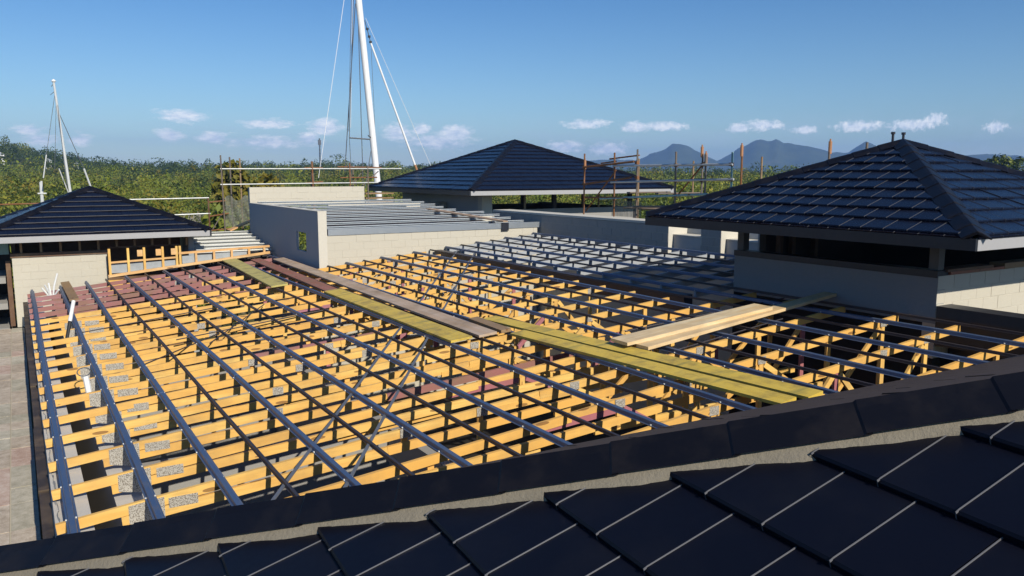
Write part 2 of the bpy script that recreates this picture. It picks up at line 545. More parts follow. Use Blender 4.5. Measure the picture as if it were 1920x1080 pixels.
def copy_mesh_obj(name, me, parent, loc=None, mat4=None):
    """an object that shares mesh data, placed in world terms under its parent"""
    ob = bpy.data.objects.new(name, me)
    COL.objects.link(ob)
    org = ORG.get(parent.name, (0, 0, 0)) if parent else (0, 0, 0)
    if parent:
        ob.parent = parent
    if mat4 is not None:
        ob.matrix_basis = Matrix.Translation(-Vector(org)) @ mat4
    elif loc is not None:
        ob.location = Vector(loc) - Vector(org)
    ORG[ob.name] = org
    return ob


def tag(o, label, cat, group=None):
    o['label'] = label
    o['category'] = cat
    if group:
        o['group'] = group
    return o


def thing(name, label, cat, loc=(0, 0, 0), group=None):
    o = bpy.data.objects.new(name, None)
    COL.objects.link(o)
    o.location = loc
    o.empty_display_size = 0.1
    ORG[o.name] = tuple(loc)
    return tag(o, label, cat, group)


def structure(o):
    o['kind'] = 'structure'
    return o


def stuff(o):
    o['kind'] = 'stuff'
    return o


ORD = ['first', 'second', 'third', 'fourth', 'fifth', 'sixth', 'seventh', 'eighth', 'ninth', 'tenth', 'eleventh', 'twelfth', 'thirteenth',
       'fourteenth', 'fifteenth', 'sixteenth', 'seventeenth', 'eighteenth', 'nineteenth', 'twentieth', 'twenty-first', 'twenty-second', 'twenty-third', 'twenty-fourth']

# ------------------------------------------------------------------ the land
GZ = -8.0


def smooth(x, a, b):
    t = np.clip((np.asarray(x, float) - a) / (b - a), 0, 1)
    return t * t * (3 - 2 * t)


def land(x, y):
    x = np.asarray(x, float)
    y = np.asarray(y, float)
    d = np.hypot(x, y)
    g = GZ + 4.3 * smooth(d, 130, 420)
    hill = 27.0 * np.exp(-(((x + 62) / 78) ** 2)) * np.exp(-(((y - 520) / 110) ** 2))
    low = 10.0 * np.exp(-(((x - 150) / 60) ** 2)) * np.exp(-(((y - 470) / 90) ** 2))
    return g + hill * smooth(d, 200, 420) + 0.3 * low


def land_sheet():
    rad = np.concatenate([np.linspace(0, 120, 16), np.linspace(140, 760, 42), np.array([900, 1300, 2000, 3000, 3900])])
    na = 128
    vs, fs = [], []
    for r in rad:
        for k in range(na):
            a = 2 * math.pi * k / na
            x, y = r * math.sin(a), r * math.cos(a)
            vs.append((x, y, float(land(x, y))))
    for i in range(len(rad) - 1):
        for k in range(na):
            k2 = (k + 1) % na
            fs.append((i * na + k, i * na + k2, (i + 1) * na + k2, (i + 1) * na + k))
    mb = MB()
    mb.v, mb.f = vs, fs
    o = structure(mb.build('ground', 'ground'))
    for p in o.data.polygons:
        p.use_smooth = True
    return o


land_sheet()

PROFILE = [(20, 0.004), (30, 0.006), (34, 0.011), (36.65, 0.0155), (38.4, 0.0165), (40.15, 0.0155), (41.4, 0.0259), (42.2, 0.031), (43.0, 0.0358), (43.9, 0.0288), (45.52, 0.0150), (47.05, 0.0315), (47.9, 0.0372), (48.57, 0.0392), (50.1, 0.0352), (51.77, 0.0282), (53.72, 0.0225), (54.79, 0.0359), (55.91, 0.0268), (57.16, 0.0173), (60.39, 0.0190), (61.51, 0.0218), (62.9, 0.018), (64.51, 0.0139), (70, 0.012), (80, 0.004)]


def mountain_range():
    D = 3100.0
    azs = np.arange(20, 80.01, 0.25)
    pv = np.interp(azs, [a for a, _ in PROFILE], [v for _, v in PROFILE])
    pv = pv * (1 + 0.035 * np.convolve(rng.normal(0, 1, len(azs)), np.ones(2) / 2, 'same'))
    ds = np.linspace(-700, 600, 27)
    n1 = rng.normal(0, 1, (len(azs), len(ds)))
    for _ in range(3):
        n1 = (n1 + np.roll(n1, 1, 0) + np.roll(n1, -1, 0) + np.roll(n1, 1, 1) + np.roll(n1, -1, 1)) / 5
    vs, fs = [], []
    for i, a in enumerate(azs):
        for j, dd in enumerate(ds):
            r = D + dd
            prof = math.exp(-(dd / 330.0) ** 2)
            z = pv[i] * D * prof + (n1[i, j] * 16 * (0.25 + abs(dd) / 700) * prof) - 9 * (1 - prof)
            vs.append((r * math.sin(R(a)), r * math.cos(R(a)), z))
    m = len(ds)
    for i in range(len(azs) - 1):
        for j in range(m - 1):
            fs.append((i * m + j, (i + 1) * m + j, (i + 1) * m + j + 1, i * m + j + 1))
    mb = MB()
    mb.v, mb.f = vs, fs
    o = structure(mb.build('mountains', 'mountain'))
    for p in o.data.polygons:
        p.use_smooth = True


mountain_range()


# ------------------------------------------------------------------ vegetation
def unit(a):
    return a / np.maximum(np.linalg.norm(a, axis=-1, keepdims=True), 1e-6)


def leaf_quads(pts, nrm, size):
    """leaf faces (pointed quads) at pts with rough normals"""
    n = len(pts)
    t = unit(np.cross(nrm, rng.normal(0, 1, (n, 3))))
    b = np.cross(nrm, t)
    s = size[:, None]
    q = np.stack([pts - t * s, pts - b * s * 0.55, pts + t * s, pts + b * s * 0.55], 1)
    return q.reshape(-1, 3)


def fast_mesh(name, verts, mat):
    n = len(verts) // 4
    me = bpy.data.meshes.new(name)
    me.vertices.add(len(verts))
    me.vertices.foreach_set('co', verts.astype(np.float32).ravel())
    me.loops.add(4 * n)
    me.loops.foreach_set('vertex_index', np.arange(4 * n, dtype=np.int32))
    me.polygons.add(n)
    me.polygons.foreach_set('loop_start', np.arange(0, 4 * n, 4, dtype=np.int32))
    me.polygons.foreach_set('loop_total', np.full(n, 4, dtype=np.int32))
    me.materials.append(MAT[mat])
    me.update(calc_edges=True)
    return me


def crowns(cx, cy, cz, rad, hgt, k, leaf):
    """many crowns at once: arrays of centres -> leaf quads, several lobes each"""
    n = len(cx)
    nl = 5
    la = rng.uniform(0, 2 * math.pi, (n, nl))
    lr = rng.uniform(0.15, 0.62, (n, nl)) * rad[:, None]
    lx = cx[:, None] + np.cos(la) * lr
    ly = cy[:, None] + np.sin(la) * lr
    lz = cz[:, None] + rng.uniform(-0.35, 0.45, (n, nl)) * hgt[:, None]
    lobe = rng.integers(0, nl, (n, k))
    ii = np.arange(n)[:, None]
    d = unit(rng.normal(0, 1, (n, k, 3)) + np.array([0, 0, 0.45]))
    rr = rng.uniform(0.74, 1.04, (n, k))
    px = lx[ii, lobe] + d[..., 0] * rr * rad[:, None] * 0.52
    py = ly[ii, lobe] + d[..., 1] * rr * rad[:, None] * 0.52
    pz = lz[ii, lobe] + d[..., 2] * rr * hgt[:, None] * 0.5
    pts = np.stack([px, py, pz], -1).reshape(-1, 3)
    nrm = unit(d.reshape(-1, 3) + rng.normal(0, 0.55, (n * k, 3)))
    sz = np.repeat(leaf, k) * rng.uniform(0.6, 1.4, n * k)
    return leaf_quads(pts, nrm, sz)


def scatter(dmin, dmax, spacing, a0=-14, a1=76):
    """jittered positions in a wedge of the land"""
    out = []
    r = dmin
    while r < dmax:
        na = max(1, int(r * R(a1 - a0) / spacing))
        for i in range(na):
            a = R(a0) + (i + random.random()) / na * R(a1 - a0)
            rr = r + (random.random() - 0.5) * spacing
            out.append((rr * math.sin(a), rr * math.cos(a)))
        r += spacing * 0.85
    return np.array(out)


def woods(name, pos, rad_rng, h_rng, lift, k, leaf, mats, share, label):
    n = len(pos)
    rad = rng.uniform(*rad_rng, n)
    hgt = rng.uniform(*h_rng, n) * rng.choice([0.8, 1.0, 1.0, 1.18], n)
    g = land(pos[:, 0], pos[:, 1])
    az = np.degrees(np.arctan2(pos[:, 0], pos[:, 1]))
    far = smooth(np.hypot(pos[:, 0], pos[:, 1]), 200, 330)
    cz = g + lift + hgt * 0.5 + rng.normal(0, 0.3, n) * hgt * 0.4 - 2.2 * smooth(az, 26, 36) * far
    me = fast_mesh(name, crowns(pos[:, 0], pos[:, 1], cz, rad, hgt, k, np.full(n, leaf)), mats[0])
    for m in mats[1:]:
        me.materials.append(MAT[m])
    me.polygons.foreach_set('material_index', np.repeat(rng.choice(len(mats), n, p=share), k).astype(np.int32))
    ob = bpy.data.objects.new(name, me)
    COL.objects.link(ob)
    stuff(ob)
    return tag(ob, label, 'woods')


p1 = scatter(44, 135, 3.7)
p1 = p1[~((p1[:, 0] > 12) & (p1[:, 0] < 22) & (p1[:, 1] < 44))]
woods('mangrove_woods', p1, (1.3, 3.0), (1.6, 4.0), 1.8, 500, 0.125, ['leaf', 'leaf_dark', 'leaf_gold'], [0.66, 0.2, 0.14], 'low green mangrove canopy spreading behind the buildings')
p2 = scatter(135, 330, 6.4)
woods('middle_woods', p2, (2.4, 5.2), (2.6, 6.0), 0.2, 250, 0.25, ['leaf', 'leaf_dark', 'leaf_gold'], [0.66, 0.22, 0.12], 'sunlit green woods between the mangroves and the dark tree line')
p3 = scatter(330, 700, 10.5)
woods('far_woods', p3, (3.2, 7.5), (2.8, 6.2), 0.7, 190, 0.44, ['leaf_far', 'leaf_dark', 'leaf'], [0.72, 0.2, 0.08], 'dark green tree line along the horizon and the hill')


def tree_variant(rad, hgt, k, leaf, mat):
    me_c = fast_mesh('crown', crowns(np.zeros(1), np.zeros(1), np.array([hgt * 1.05]), np.array([rad]), np.array([hgt]), k, np.full(1, leaf)), mat)
    mb = MB()
    mb.tube((0, 0, -0.4), (0.1, 0.05, hgt * 0.7), 0.13 * rad / 2, 7, 0.08 * rad / 2)
    for i in range(5):
        a = i * 1.26 + random.random()
        mb.tube((0.08, 0.04, hgt * (0.35 + 0.07 * i)), (math.cos(a) * rad * 0.55, math.sin(a) * rad * 0.55, hgt * (0.8 + 0.1 * random.random())), 0.06 * rad / 2, 5, 0.02)
    me_t = mb.mesh('trunk', 'bark')
    return me_t, me_c


def put_tree(name, variant, x, y, label, s=1.0, group=None, z=None):
    zz = float(land(x, y)) if z is None else z
    t = thing(name, label, 'tree', (x, y, zz), group)
    t.scale = (s, s, s)
    t.rotation_euler = (0, 0, random.uniform(0, 6.28))
    for nm, me in zip(('trunk', 'crown'), variant):
        o = bpy.data.objects.new(nm, me)
        COL.objects.link(o)
        o.parent = t
    return t


vg = [tree_variant(2.2, 3.0, 900, 0.22, 'leaf') for _ in range(3)]
for i, (x, y) in enumerate([(3.0, 42.5), (5.6, 44.0), (8.2, 41.5), (1.0, 47.0), (-0.8, 43.5), (6.8, 50.0), (10.8, 47.5), (3.6, 52.0)]):
    put_tree('mangrove_tree', vg[i % 3], x, y, 'bushy green mangrove tree at the edge of the wood behind the small tiled roof', random.uniform(0.9, 1.1), 'mangrove trees along the edge of the wood')
put_tree('yellowing_tree', tree_variant(2.3, 4.2, 1300, 0.22, 'leaf_gold'), 14.6, 60.0, 'tall yellowing tree rising behind the scaffold rails', 1.1)
put_tree('hilltop_tree', tree_variant(6.5, 13.0, 1500, 0.75, 'leaf_dark'), -13.5, 430.0, 'tall dark tree topping the wooded hill', 1.0)
put_tree('round_tree', tree_variant(4.6, 6.5, 1500, 0.42, 'leaf_dark'), 148.0, 77.5, 'round dark tree beyond the slope of the large tiled roof', 1.0)


def dead_tree(x, y):
    z = float(land(x, y))
    t = thing('dead_tree', 'grey leafless tree with a bare tangle of branches amid the mangroves', 'tree', (x, y, z))
    tr = MB()
    tr.tube((x, y, z - 0.3), (x + 0.1, y, z + 3.0), 0.16, 7, 0.10)
    tr.build('trunk', 'dead_bark', t)
    mb = MB()
    def grow(p, d, ln, r, lev):
        q = p + d * ln
        mb.tube(p, q, r, 4, r * 0.65)
        if lev == 0:
            return
        for _ in range(3):
            nd = (d + Vector((random.gauss(0, 0.55), random.gauss(0, 0.55), random.gauss(0.1, 0.4)))).normalized()
            grow(q, nd, ln * 0.72, r * 0.65, lev - 1)
    for i in range(7):
        a = i * 0.9
        grow(Vector((x + 0.1, y, z + 2.4)), Vector((math.cos(a), math.sin(a), 0.8)).normalized(), 1.3, 0.06, 4)
    mb.build('crown', 'dead_bark', t)


dead_tree(8.9, 60.0)

mb = MB()
bx, by = 128.0, 388.0
bz = float(land(bx, by))
t = thing('antenna_mast', 'thin dark lattice antenna rising over the tree line', 'antenna', (bx, by, bz))
for k in range(3):
    a = k * 2.094
    mb.tube((bx + 0.5 * math.cos(a), by + 0.5 * math.sin(a), bz), (bx + 0.25 * math.cos(a), by + 0.25 * math.sin(a), 17.0), 0.12, 5)
for j in range(12):
    z0 = bz + j * (17 - bz) / 12
    mb.tube((bx - 0.4, by, z0), (bx + 0.4, by, z0 + 1.6), 0.08, 4)
mb.build('lattice', 'wire', t)
mb = MB()
mb.box(bx - 0.7, bx + 0.7, by - 0.3, by + 0.3, 13.8, 16.2)
mb.build('aerial_panel', 'wire', t)

for i, (x, y, w_, lab) in enumerate(((-4.0, 432.0, 3.0, 'small white house half hidden by the crest of the wooded hill'), (14.5, 438.0, 3.0, 'white house among the trees low on the hill flank'), (26.0, 442.0, 2.6, 'little white cottage at the foot of the wooded hill'))):
    z = float(land(x, y)) + (2.6, 2.3, 2.3)[i]
    t = thing('hillside_house', lab, 'house', (x, y, z - 6), 'white houses on the hill')
    b = MB()
    b.box(x - w_ / 2, x + w_ / 2, y - 3, y + 3, z - 6, z + 1.4)
    b.build('wall', 'white', t)
    b = MB()
    b.add([(x - w_ / 2 - .3, y - 3.3, z + 1.4), (x + w_ / 2 + .3, y - 3.3, z + 1.4), (x + w_ / 2 + .3, y + 3.3, z + 1.4), (x - w_ / 2 - .3, y + 3.3, z + 1.4), (x, y, z + 2.6)], [(0, 1, 4), (1, 2, 4), (2, 3, 4), (3, 0, 4), (3, 2, 1, 0)])
    b.build('roof', 'grey_steel', t)
    b = MB()
    b.box(x - 0.6, x + 0.6, y - 3.06, y - 3.003, z - 0.4, z + 0.8)
    b.build('window', 'dark_room', t)

# ------------------------------------------------------------------ roof tiling
def clip_poly(poly, a, b, c):
    """keep the part of a 2D polygon where a*u + b*v <= c"""
    out = []
    n = len(poly)
    for i in range(n):
        p, q = poly[i], poly[(i + 1) % n]
        dp, dq = a * p[0] + b * p[1] - c, a * q[0] + b * q[1] - c
        if dp <= 0:
            out.append(p)
        if (dp < 0 < dq) or (dq < 0 < dp):
            t = dp / (dp - dq)
            out.append((p[0] + (q[0] - p[0]) * t, p[1] + (q[1] - p[1]) * t))
    return out


def area2(poly):
    return abs(sum(poly[i][0] * poly[(i + 1) % len(poly)][1] - poly[(i + 1) % len(poly)][0] * poly[i][1] for i in range(len(poly)))) / 2


class Tiler:
    """lays flat interlocking tiles on a plane: O origin at eave, u along the eave, v up the slope"""
    def __init__(self, O, u, v, tw, gauge, nose=0.046, head=0.017, rib=False, chamfer=0.015, shift=0.0, body=0.024):
        self.O, self.u, self.v = Vector(O), Vector(u).normalized(), Vector(v).normalized()
        self.n = self.u.cross(self.v).normalized()
        self.tw, self.g = tw, gauge
        self.nose, self.head, self.rib, self.ch, self.shift, self.body = nose, head, rib, chamfer, shift, body
        self.full = {}

    def height(self, v, v0):
        t = (v - v0) / self.g
        h = self.nose + (self.head - self.nose) * t
        if v < v0 + self.ch - 1e-9:
            h -= (self.ch - (v - v0)) * 0.95
        return h

    def shape(self, poly, u0, v0):
        """mesh data in the plane's frame for one (clipped) tile"""
        pts = []
        n = len(poly)
        cut = v0 + self.ch
        for i in range(n):
            p, q = poly[i], poly[(i + 1) % n]
            pts.append(p)
            if (p[1] - cut) * (q[1] - cut) < -1e-12:
                t = (cut - p[1]) / (q[1] - p[1])
                pts.append((p[0] + (q[0] - p[0]) * t, cut))
        mb = MB()
        lo = [p for p in pts if p[1] <= cut + 1e-7]
        hi = [p for p in pts if p[1] >= cut - 1e-7]
        for ring in (lo, hi):
            if len(ring) >= 3 and area2(ring) > 1e-6:
                mb.add([(a, b, self.height(b, v0) if b > v0 + 1e-7 or self.ch == 0 else self.nose - self.ch) for a, b in ring], [tuple(range(len(ring)))])
        m = len(pts)
        top = [(a, b, self.height(b, v0)) for a, b in pts]
        bot = [(a, b, self.nose + (self.head - self.nose) * (b - v0) / self.g - self.body - (0.004 if b < v0 + 0.01 else 0)) for a, b in pts]
        mb.add(top + bot, [(i, m + i, m + (i + 1) % m, (i + 1) % m) for i in range(m)])
        if self.rib:
            us = [a for a, b in poly]
            vs_at = [b for a, b in poly if a < u0 + 0.02]
            if vs_at and max(vs_at) - min(vs_at) > 0.04:
                va, vb = min(vs_at), max(vs_at)
                w, h = self.rib, self.rib * 1.2
                ring = []
                for vv, dz in ((va - 0.004, -0.030), (va - 0.004, 0.0), (va + 0.012, h * 0.8), (vb, h * 0.8)):
                    base = self.nose + (self.head - self.nose) * (max(vv, va) - v0) / self.g + (0 if dz < 0 else 0.0)
                    zz = base + dz
                    ring.append([(u0 + 0.004 - w, vv, zz - 0.004), (u0 + 0.004 - w * 0.5, vv, zz + h * 0.7), (u0 + 0.004 + w * 0.5, vv, zz + h * 0.7), (u0 + 0.004 + w, vv, zz - 0.004)])
                k = 4
                vv_ = [p for r_ in ring for p in r_]
                ff = []
                for i in range(len(ring) - 1):
                    for j in range(k - 1):
                        ff.append((i * k + j, (i + 1) * k + j, (i + 1) * k + j + 1, i * k + j + 1))
                ff.append((0, 1, 2, 3))
                mb.rib_from = len(mb.f)
                mb.add(vv_, ff)
        return mb

    def lay(self, poly, parent, mat, name='roof_tile', limit=300, cols=None, wobble=0.0):
        """poly: convex outline in (u, v). The tiles nearest the camera are parts, the rest one joined part"""
        us = [p[0] for p in poly]
        vs = [p[1] for p in poly]
        fr = Matrix((self.u, self.v, self.n)).transposed().to_4x4()
        fr.translation = self.O
        cells = []
        j0 = int(math.floor(min(vs) / self.g))
        j1 = int(math.ceil(max(vs) / self.g))
        for j in range(j0, j1):
            v0 = j * self.g
            off = (self.tw / 2 if j % 2 else 0.0) + self.shift
            i0 = int(math.floor((min(us) - off) / self.tw)) - 1
            i1 = int(math.ceil((max(us) - off) / self.tw)) + 1
            for i in range(i0, i1):
                u0 = off + i * self.tw
                rect = [(u0 + 0.0025, v0), (u0 + self.tw - 0.0025, v0), (u0 + self.tw - 0.0025, v0 + self.g + 0.03), (u0 + 0.0025, v0 + self.g + 0.03)]
                pl = rect
                m = len(poly)
                for k in range(m):
                    p, q = poly[k], poly[(k + 1) % m]
                    a, b = q[1] - p[1], -(q[0] - p[0])
                    pl = clip_poly(pl, a, b, a * p[0] + b * p[1])
                    if len(pl) < 3:
                        break
                if len(pl) < 3 or area2(pl) < 0.008:
                    continue
                whole = abs(area2(pl) - area2(rect)) < 1e-6
                c = fr @ Vector((sum(p[0] for p in pl) / len(pl), sum(p[1] for p in pl) / len(pl), 0))
                cells.append((c.length, whole, pl, u0, v0))
        cells.sort(key=lambda c: c[0])
        rest = MB()
        for idx, (d, whole, pl, u0, v0) in enumerate(cells):
            if idx >= limit:
                s = self.shape(pl, u0, v0)
                rest.add([fr @ Vector(p) for p in s.v], s.f)
                continue
            lift = fr @ Matrix.Translation((0, 0, random.uniform(-1, 1) * wobble)) @ Matrix.Rotation(random.gauss(0, 1) * wobble * 1.2, 4, 'Z') if wobble else fr
            if whole:
                if 'me' not in self.full:
                    r0 = [(p[0] - u0, p[1] - v0) for p in pl]
                    self.full['me'] = self.shape(r0, 0.0, 0.0).mesh(name, mat)
                M4 = fr @ Matrix.Translation((u0, v0, random.uniform(-1, 1) * wobble)) @ Matrix.Rotation(random.gauss(0, 1) * wobble * 1.5, 4, 'Z') @ Matrix.Rotation(random.gauss(0, 1) * wobble * 1.6, 4, 'Y')
                copy_mesh_obj(name, self.full['me'], parent, mat4=M4)
            else:
                s = self.shape([(p[0] - u0, p[1] - v0) for p in pl], 0.0, 0.0)
                copy_mesh_obj(name, s.mesh(name, mat), parent, mat4=fr @ Matrix.Translation((u0, v0, 0)))
        if rest.v:
            stuff(rest.build('far_tiles', mat, parent))
        return len(cells)


def ridge_caps(P0, P1, sL, sR, w, drop, gauge, mat, parent, name='ridge_cap', flat=0.028, lift=0.022, start=0.0):
    """angular hip caps from the top P0 down to P1; sL and sR point down each roof face"""
    P0, P1 = Vector(P0), Vector(P1)
    d = (P1 - P0)
    L = d.length
    d.normalize()
    sL, sR = Vector(sL).normalized(), Vector(sR).normalized()
    up = (-(sL + sR)).normalized()
    t = start
    while t < L:
        a = P0 + d * max(t - 0.03, 0.0)
        b = P0 + d * min(t + gauge, L)
        mb = MB()
        rings = []
        for p, l in ((a, 0.0), (a + d * 0.02, 0.0), (b - d * 0.012, lift), (b, lift - 0.008)):
            q = p + up * l
            o = [q + sL * w - up * drop, q + sL * (w * 0.55) - up * (drop * 0.42), q + sL * flat, q + up * 0.004, q + sR * flat, q + sR * (w * 0.55) - up * (drop * 0.42), q + sR * w - up * drop]
            i = [q + sR * (w - 0.014) - up * (drop + 0.012), q - up * 0.03, q + sL * (w - 0.014) - up * (drop + 0.012)]
            rings.append(o + i)
        k = len(rings[0])
        vs = [p for r_ in rings for p in r_]
        fs = []
        for i in range(len(rings) - 1):
            for j in range(k):
                fs.append((i * k + j, i * k + (j + 1) % k, (i + 1) * k + (j + 1) % k, (i + 1) * k + j))
        fs.append(tuple(range(k)))
        fs.append(tuple(range((len(rings)) * k - 1, (len(rings) - 1) * k - 1, -1)))
        mb.add(vs, fs)
        mb.build(name, mat, parent)
        t += gauge


def hip_roof(root, x0, y0, w, ze, rise, tw, gauge, faces, navy_x=True, cap_w=0.18, limit=300, nose_wob=0.003, rib=False, fascia_h=0.15, mats=('tile', 'tile_cap')):
    """square pyramid roof with tiles on the named faces; returns the roof part"""
    x1, y1 = x0 + w, y0 + w
    cx, cy = x0 + w / 2, y0 + w / 2
    za = ze + rise
    mb = MB()
    dz = 0.02
    mb.add([(x0 + .01, y0 + .01, ze - dz), (x1 - .01, y0 + .01, ze - dz), (x1 - .01, y1 - .01, ze - dz), (x0 + .01, y1 - .01, ze - dz), (cx, cy, za - dz)],
           [(0, 1, 4), (1, 2, 4), (2, 3, 4), (3, 0, 4), (3, 2, 1, 0)])
    roof = mb.build('roof', mats[0], root)
    sl = math.hypot(w / 2, rise)
    c, s = (w / 2) / sl, rise / sl
    spec = {'front': ((x0, y0, ze), (1, 0, 0), (0, c, s)), 'right': ((x1, y0, ze), (0, 1, 0), (-c, 0, s)), 'back': ((x1, y1, ze), (-1, 0, 0), (0, -c, s)), 'left': ((x0, y1, ze), (0, -1, 0), (c, 0, s))}
    for f in faces:
        O, u, v = spec[f]
        T = Tiler(O, u, v, tw, gauge, rib=rib)
        T.lay([(-0.02, -0.04), (w + 0.02, -0.04), (w / 2, sl)], roof, mats[0], limit=limit, wobble=nose_wob)
    sd = {'front': V(0, -c, -s), 'right': V(c, 0, -s), 'back': V(0, c, -s), 'left': V(-c, 0, -s)}
    apex = V(cx, cy, za + 0.075)
    for corner, (fa, fb) in (((x0, y0), ('left', 'front')), ((x1, y0), ('front', 'right')), ((x0, y1), ('back', 'left')), ((x1, y1), ('right', 'back'))):
        e = V(corner[0], corner[1], ze + 0.075)
        d = (e - apex).normalized()
        def across(fn):
            q = sd[fn]
            return (q - d * q.dot(d))
        ridge_caps(apex, e + d * 0.03, across(fa), across(fb), cap_w, 0.04, 0.42, mats[1], roof, flat=0.045, lift=0.010)
    # fascia boards, dark navy side gutters, soffit
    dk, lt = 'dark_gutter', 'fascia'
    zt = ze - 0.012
    for nm, bx_, mt in (('fascia', (x0, x1, y0 - 0.022, y0 + 0.004, zt - fascia_h, zt), lt), ('gutter', (x0 - 0.05, x0 - 0.002, y0 - 0.022, y1, zt - fascia_h, zt - 0.004), dk if navy_x else lt),
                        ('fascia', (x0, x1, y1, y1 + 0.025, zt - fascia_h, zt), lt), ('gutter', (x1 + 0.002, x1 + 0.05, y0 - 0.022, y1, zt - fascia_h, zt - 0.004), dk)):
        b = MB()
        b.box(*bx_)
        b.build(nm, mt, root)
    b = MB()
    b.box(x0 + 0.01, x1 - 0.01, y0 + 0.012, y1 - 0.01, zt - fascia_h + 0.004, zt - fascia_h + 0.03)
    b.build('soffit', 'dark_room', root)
    return roof


BLOCKS = {}


def block_wall(parent, axis, fixed, face, a0, a1, z0, z1, thick, mat, name='concrete_block', bl=0.4, bh=0.2, only_face=True):
    """courses of blocks. axis 'x': wall runs along x with its visible face at y=fixed looking to face (+1/-1);
    axis 'y': runs along y with the face at x=fixed. Every block is a part; a core of mortar stands behind"""
    d = 0.10
    g = 0.0032
    core = MB()
    if axis == 'x':
        ya, yb = sorted((fixed - face * 0.0045, fixed - face * thick))
        core.box(a0 + 0.003, a1 - 0.003, ya, yb, z0, z1 - 0.008)
    else:
        xa, xb = sorted((fixed - face * 0.0045, fixed - face * thick))
        core.box(xa, xb, a0 + 0.003, a1 - 0.003, z0, z1 - 0.008)
    core.build('mortar_core', 'joint', parent)
    z = z1
    row = 0
    while z > z0 + 0.03:
        zb = max(z - bh, z0)
        a = a0 - (bl / 2 if row % 2 else 0)
        while a < a1 - 0.01:
            s, e = max(a, a0), min(a + bl, a1)
            if e - s > 0.03:
                key = (axis, face, round(e - s, 3), round(z - zb, 3), mat)
                if key not in BLOCKS:
                    mb = MB()
                    L, H = e - s - 2 * g, z - zb - 2 * g
                    ch = 0.0025
                    def P(l, dep, h):
                        return (l, -face * dep, h) if axis == 'x' else (-face * dep, l, h)
                    o = [P(0, ch, 0), P(L, ch, 0), P(L, ch, H), P(0, ch, H), P(ch, 0, ch), P(L - ch, 0, ch), P(L - ch, 0, H - ch), P(ch, 0, H - ch), P(0, d, 0), P(L, d, 0), P(L, d, H), P(0, d, H)]
                    mb.add(o, [(4, 5, 6, 7), (0, 1, 5, 4), (1, 2, 6, 5), (2, 3, 7, 6), (3, 0, 4, 7), (0, 8, 9, 1), (1, 9, 10, 2), (2, 10, 11, 3), (3, 11, 8, 0)])
                    BLOCKS[key] = mb.mesh(name, mat)
                j = random.uniform(-0.003, 0.003)
                loc = (s + g, fixed + j, zb + g) if axis == 'x' else (fixed + j, s + g, zb + g)
                copy_mesh_obj(name, BLOCKS[key], parent, loc=loc)
            a += bl
        z = zb
        row += 1


# ------------------------------------------------------------------ the roof the camera stands on
S = 0.0955          # pitch of the open roof
H0 = 3.0


def D(x):
    return -H0 + S * x


TL = 0.364
near = thing('tiled_house', 'navy tiled house roof whose mortared hip crosses in front of the timber framing', 'house', (2.0, 1.0, GZ))
C0 = V(0.863, 2.941, -1.224)                      # a point of the hip crest
hd = V(-1, 1, -TL).normalized()
ROOF_DROP = 0.113
# roof body under the tiles
mL = 0.012


def zL(x):
    return -1.538 + TL * x - ROOF_DROP


def zF(x, y):
    return -0.153 - TL * y - mL * (x + y - 3.804) - ROOF_DROP + 0.012


yE, xE = 4.35, -0.60
xr = 4.6
body = MB()
hip_b = (xE, 3.804 - xE)
apx = (xr, 3.804 - xr)
bodyz = 0.012
vsb = [(xE, hip_b[1], zL(xE) - bodyz), (xr, apx[1], zL(xr) - bodyz), (xr, -7.0, zL(xr) - bodyz), (xE, -7.0, zL(xE) - bodyz),
       (9.5, hip_b[1], zF(9.5, hip_b[1]) - bodyz), (9.5, apx[1], zF(9.5, apx[1]) - bodyz)]
body.add(vsb, [(0, 3, 2, 1), (0, 1, 5, 4)])
body.add([(xE, hip_b[1], -2.1), (9.5, hip_b[1], -2.1), (9.5, -7, -2.1), (xE, -7, -2.1)], [(0, 1, 2, 3)])
body.add([(xr, apx[1], zL(xr) - bodyz), (xr, -7.0, zL(xr) - bodyz), (9.5, -7.0, -1.0), (9.5, apx[1], zF(9.5, apx[1]) - bodyz)], [(0, 1, 2, 3)])
nroof = body.build('roof', 'tile', near)
wl = MB()
wl.box(-0.2, 9.0, -6.5, 4.0, GZ, -2.12)
wl.build('wall', 'render_grey', near)
# tiles of the face that slopes down to the left
uL = V(0.062, 1.0, TL * 0.062).normalized()
nL = V(-TL, 0, 1).normalized()
vL = uL.cross(nL)
if vL.z < 0:
    vL = -vL
OL = V(1.745, 1.60, zL(1.745) + 0.012)
TLr = Tiler(OL, -uL, vL, 0.236, 0.336, nose=0.036, head=0.014, rib=0.0020, chamfer=0.008, shift=0.236 * 0.52)


def to_uv(T, p):
    q = Vector(p) - T.O
    return (q.dot(T.u), q.dot(T.v))


def on_L(x, y):
    return (x, y, zL(x) + 0.012)


hipx = 0.055
outl = [on_L(3.05, 3.804 - 3.05 - hipx), on_L(3.05, -0.55), on_L(-0.45, -0.55), on_L(-0.45, 3.804 + 0.45 - hipx)]
pl = [to_uv(TLr, p) for p in outl]
if sum(pl[i][0] * pl[(i + 1) % 4][1] - pl[(i + 1) % 4][0] * pl[i][1] for i in range(4)) < 0:
    pl.reverse()
TLr.lay(pl, nroof, 'tile_near', wobble=0.0015)
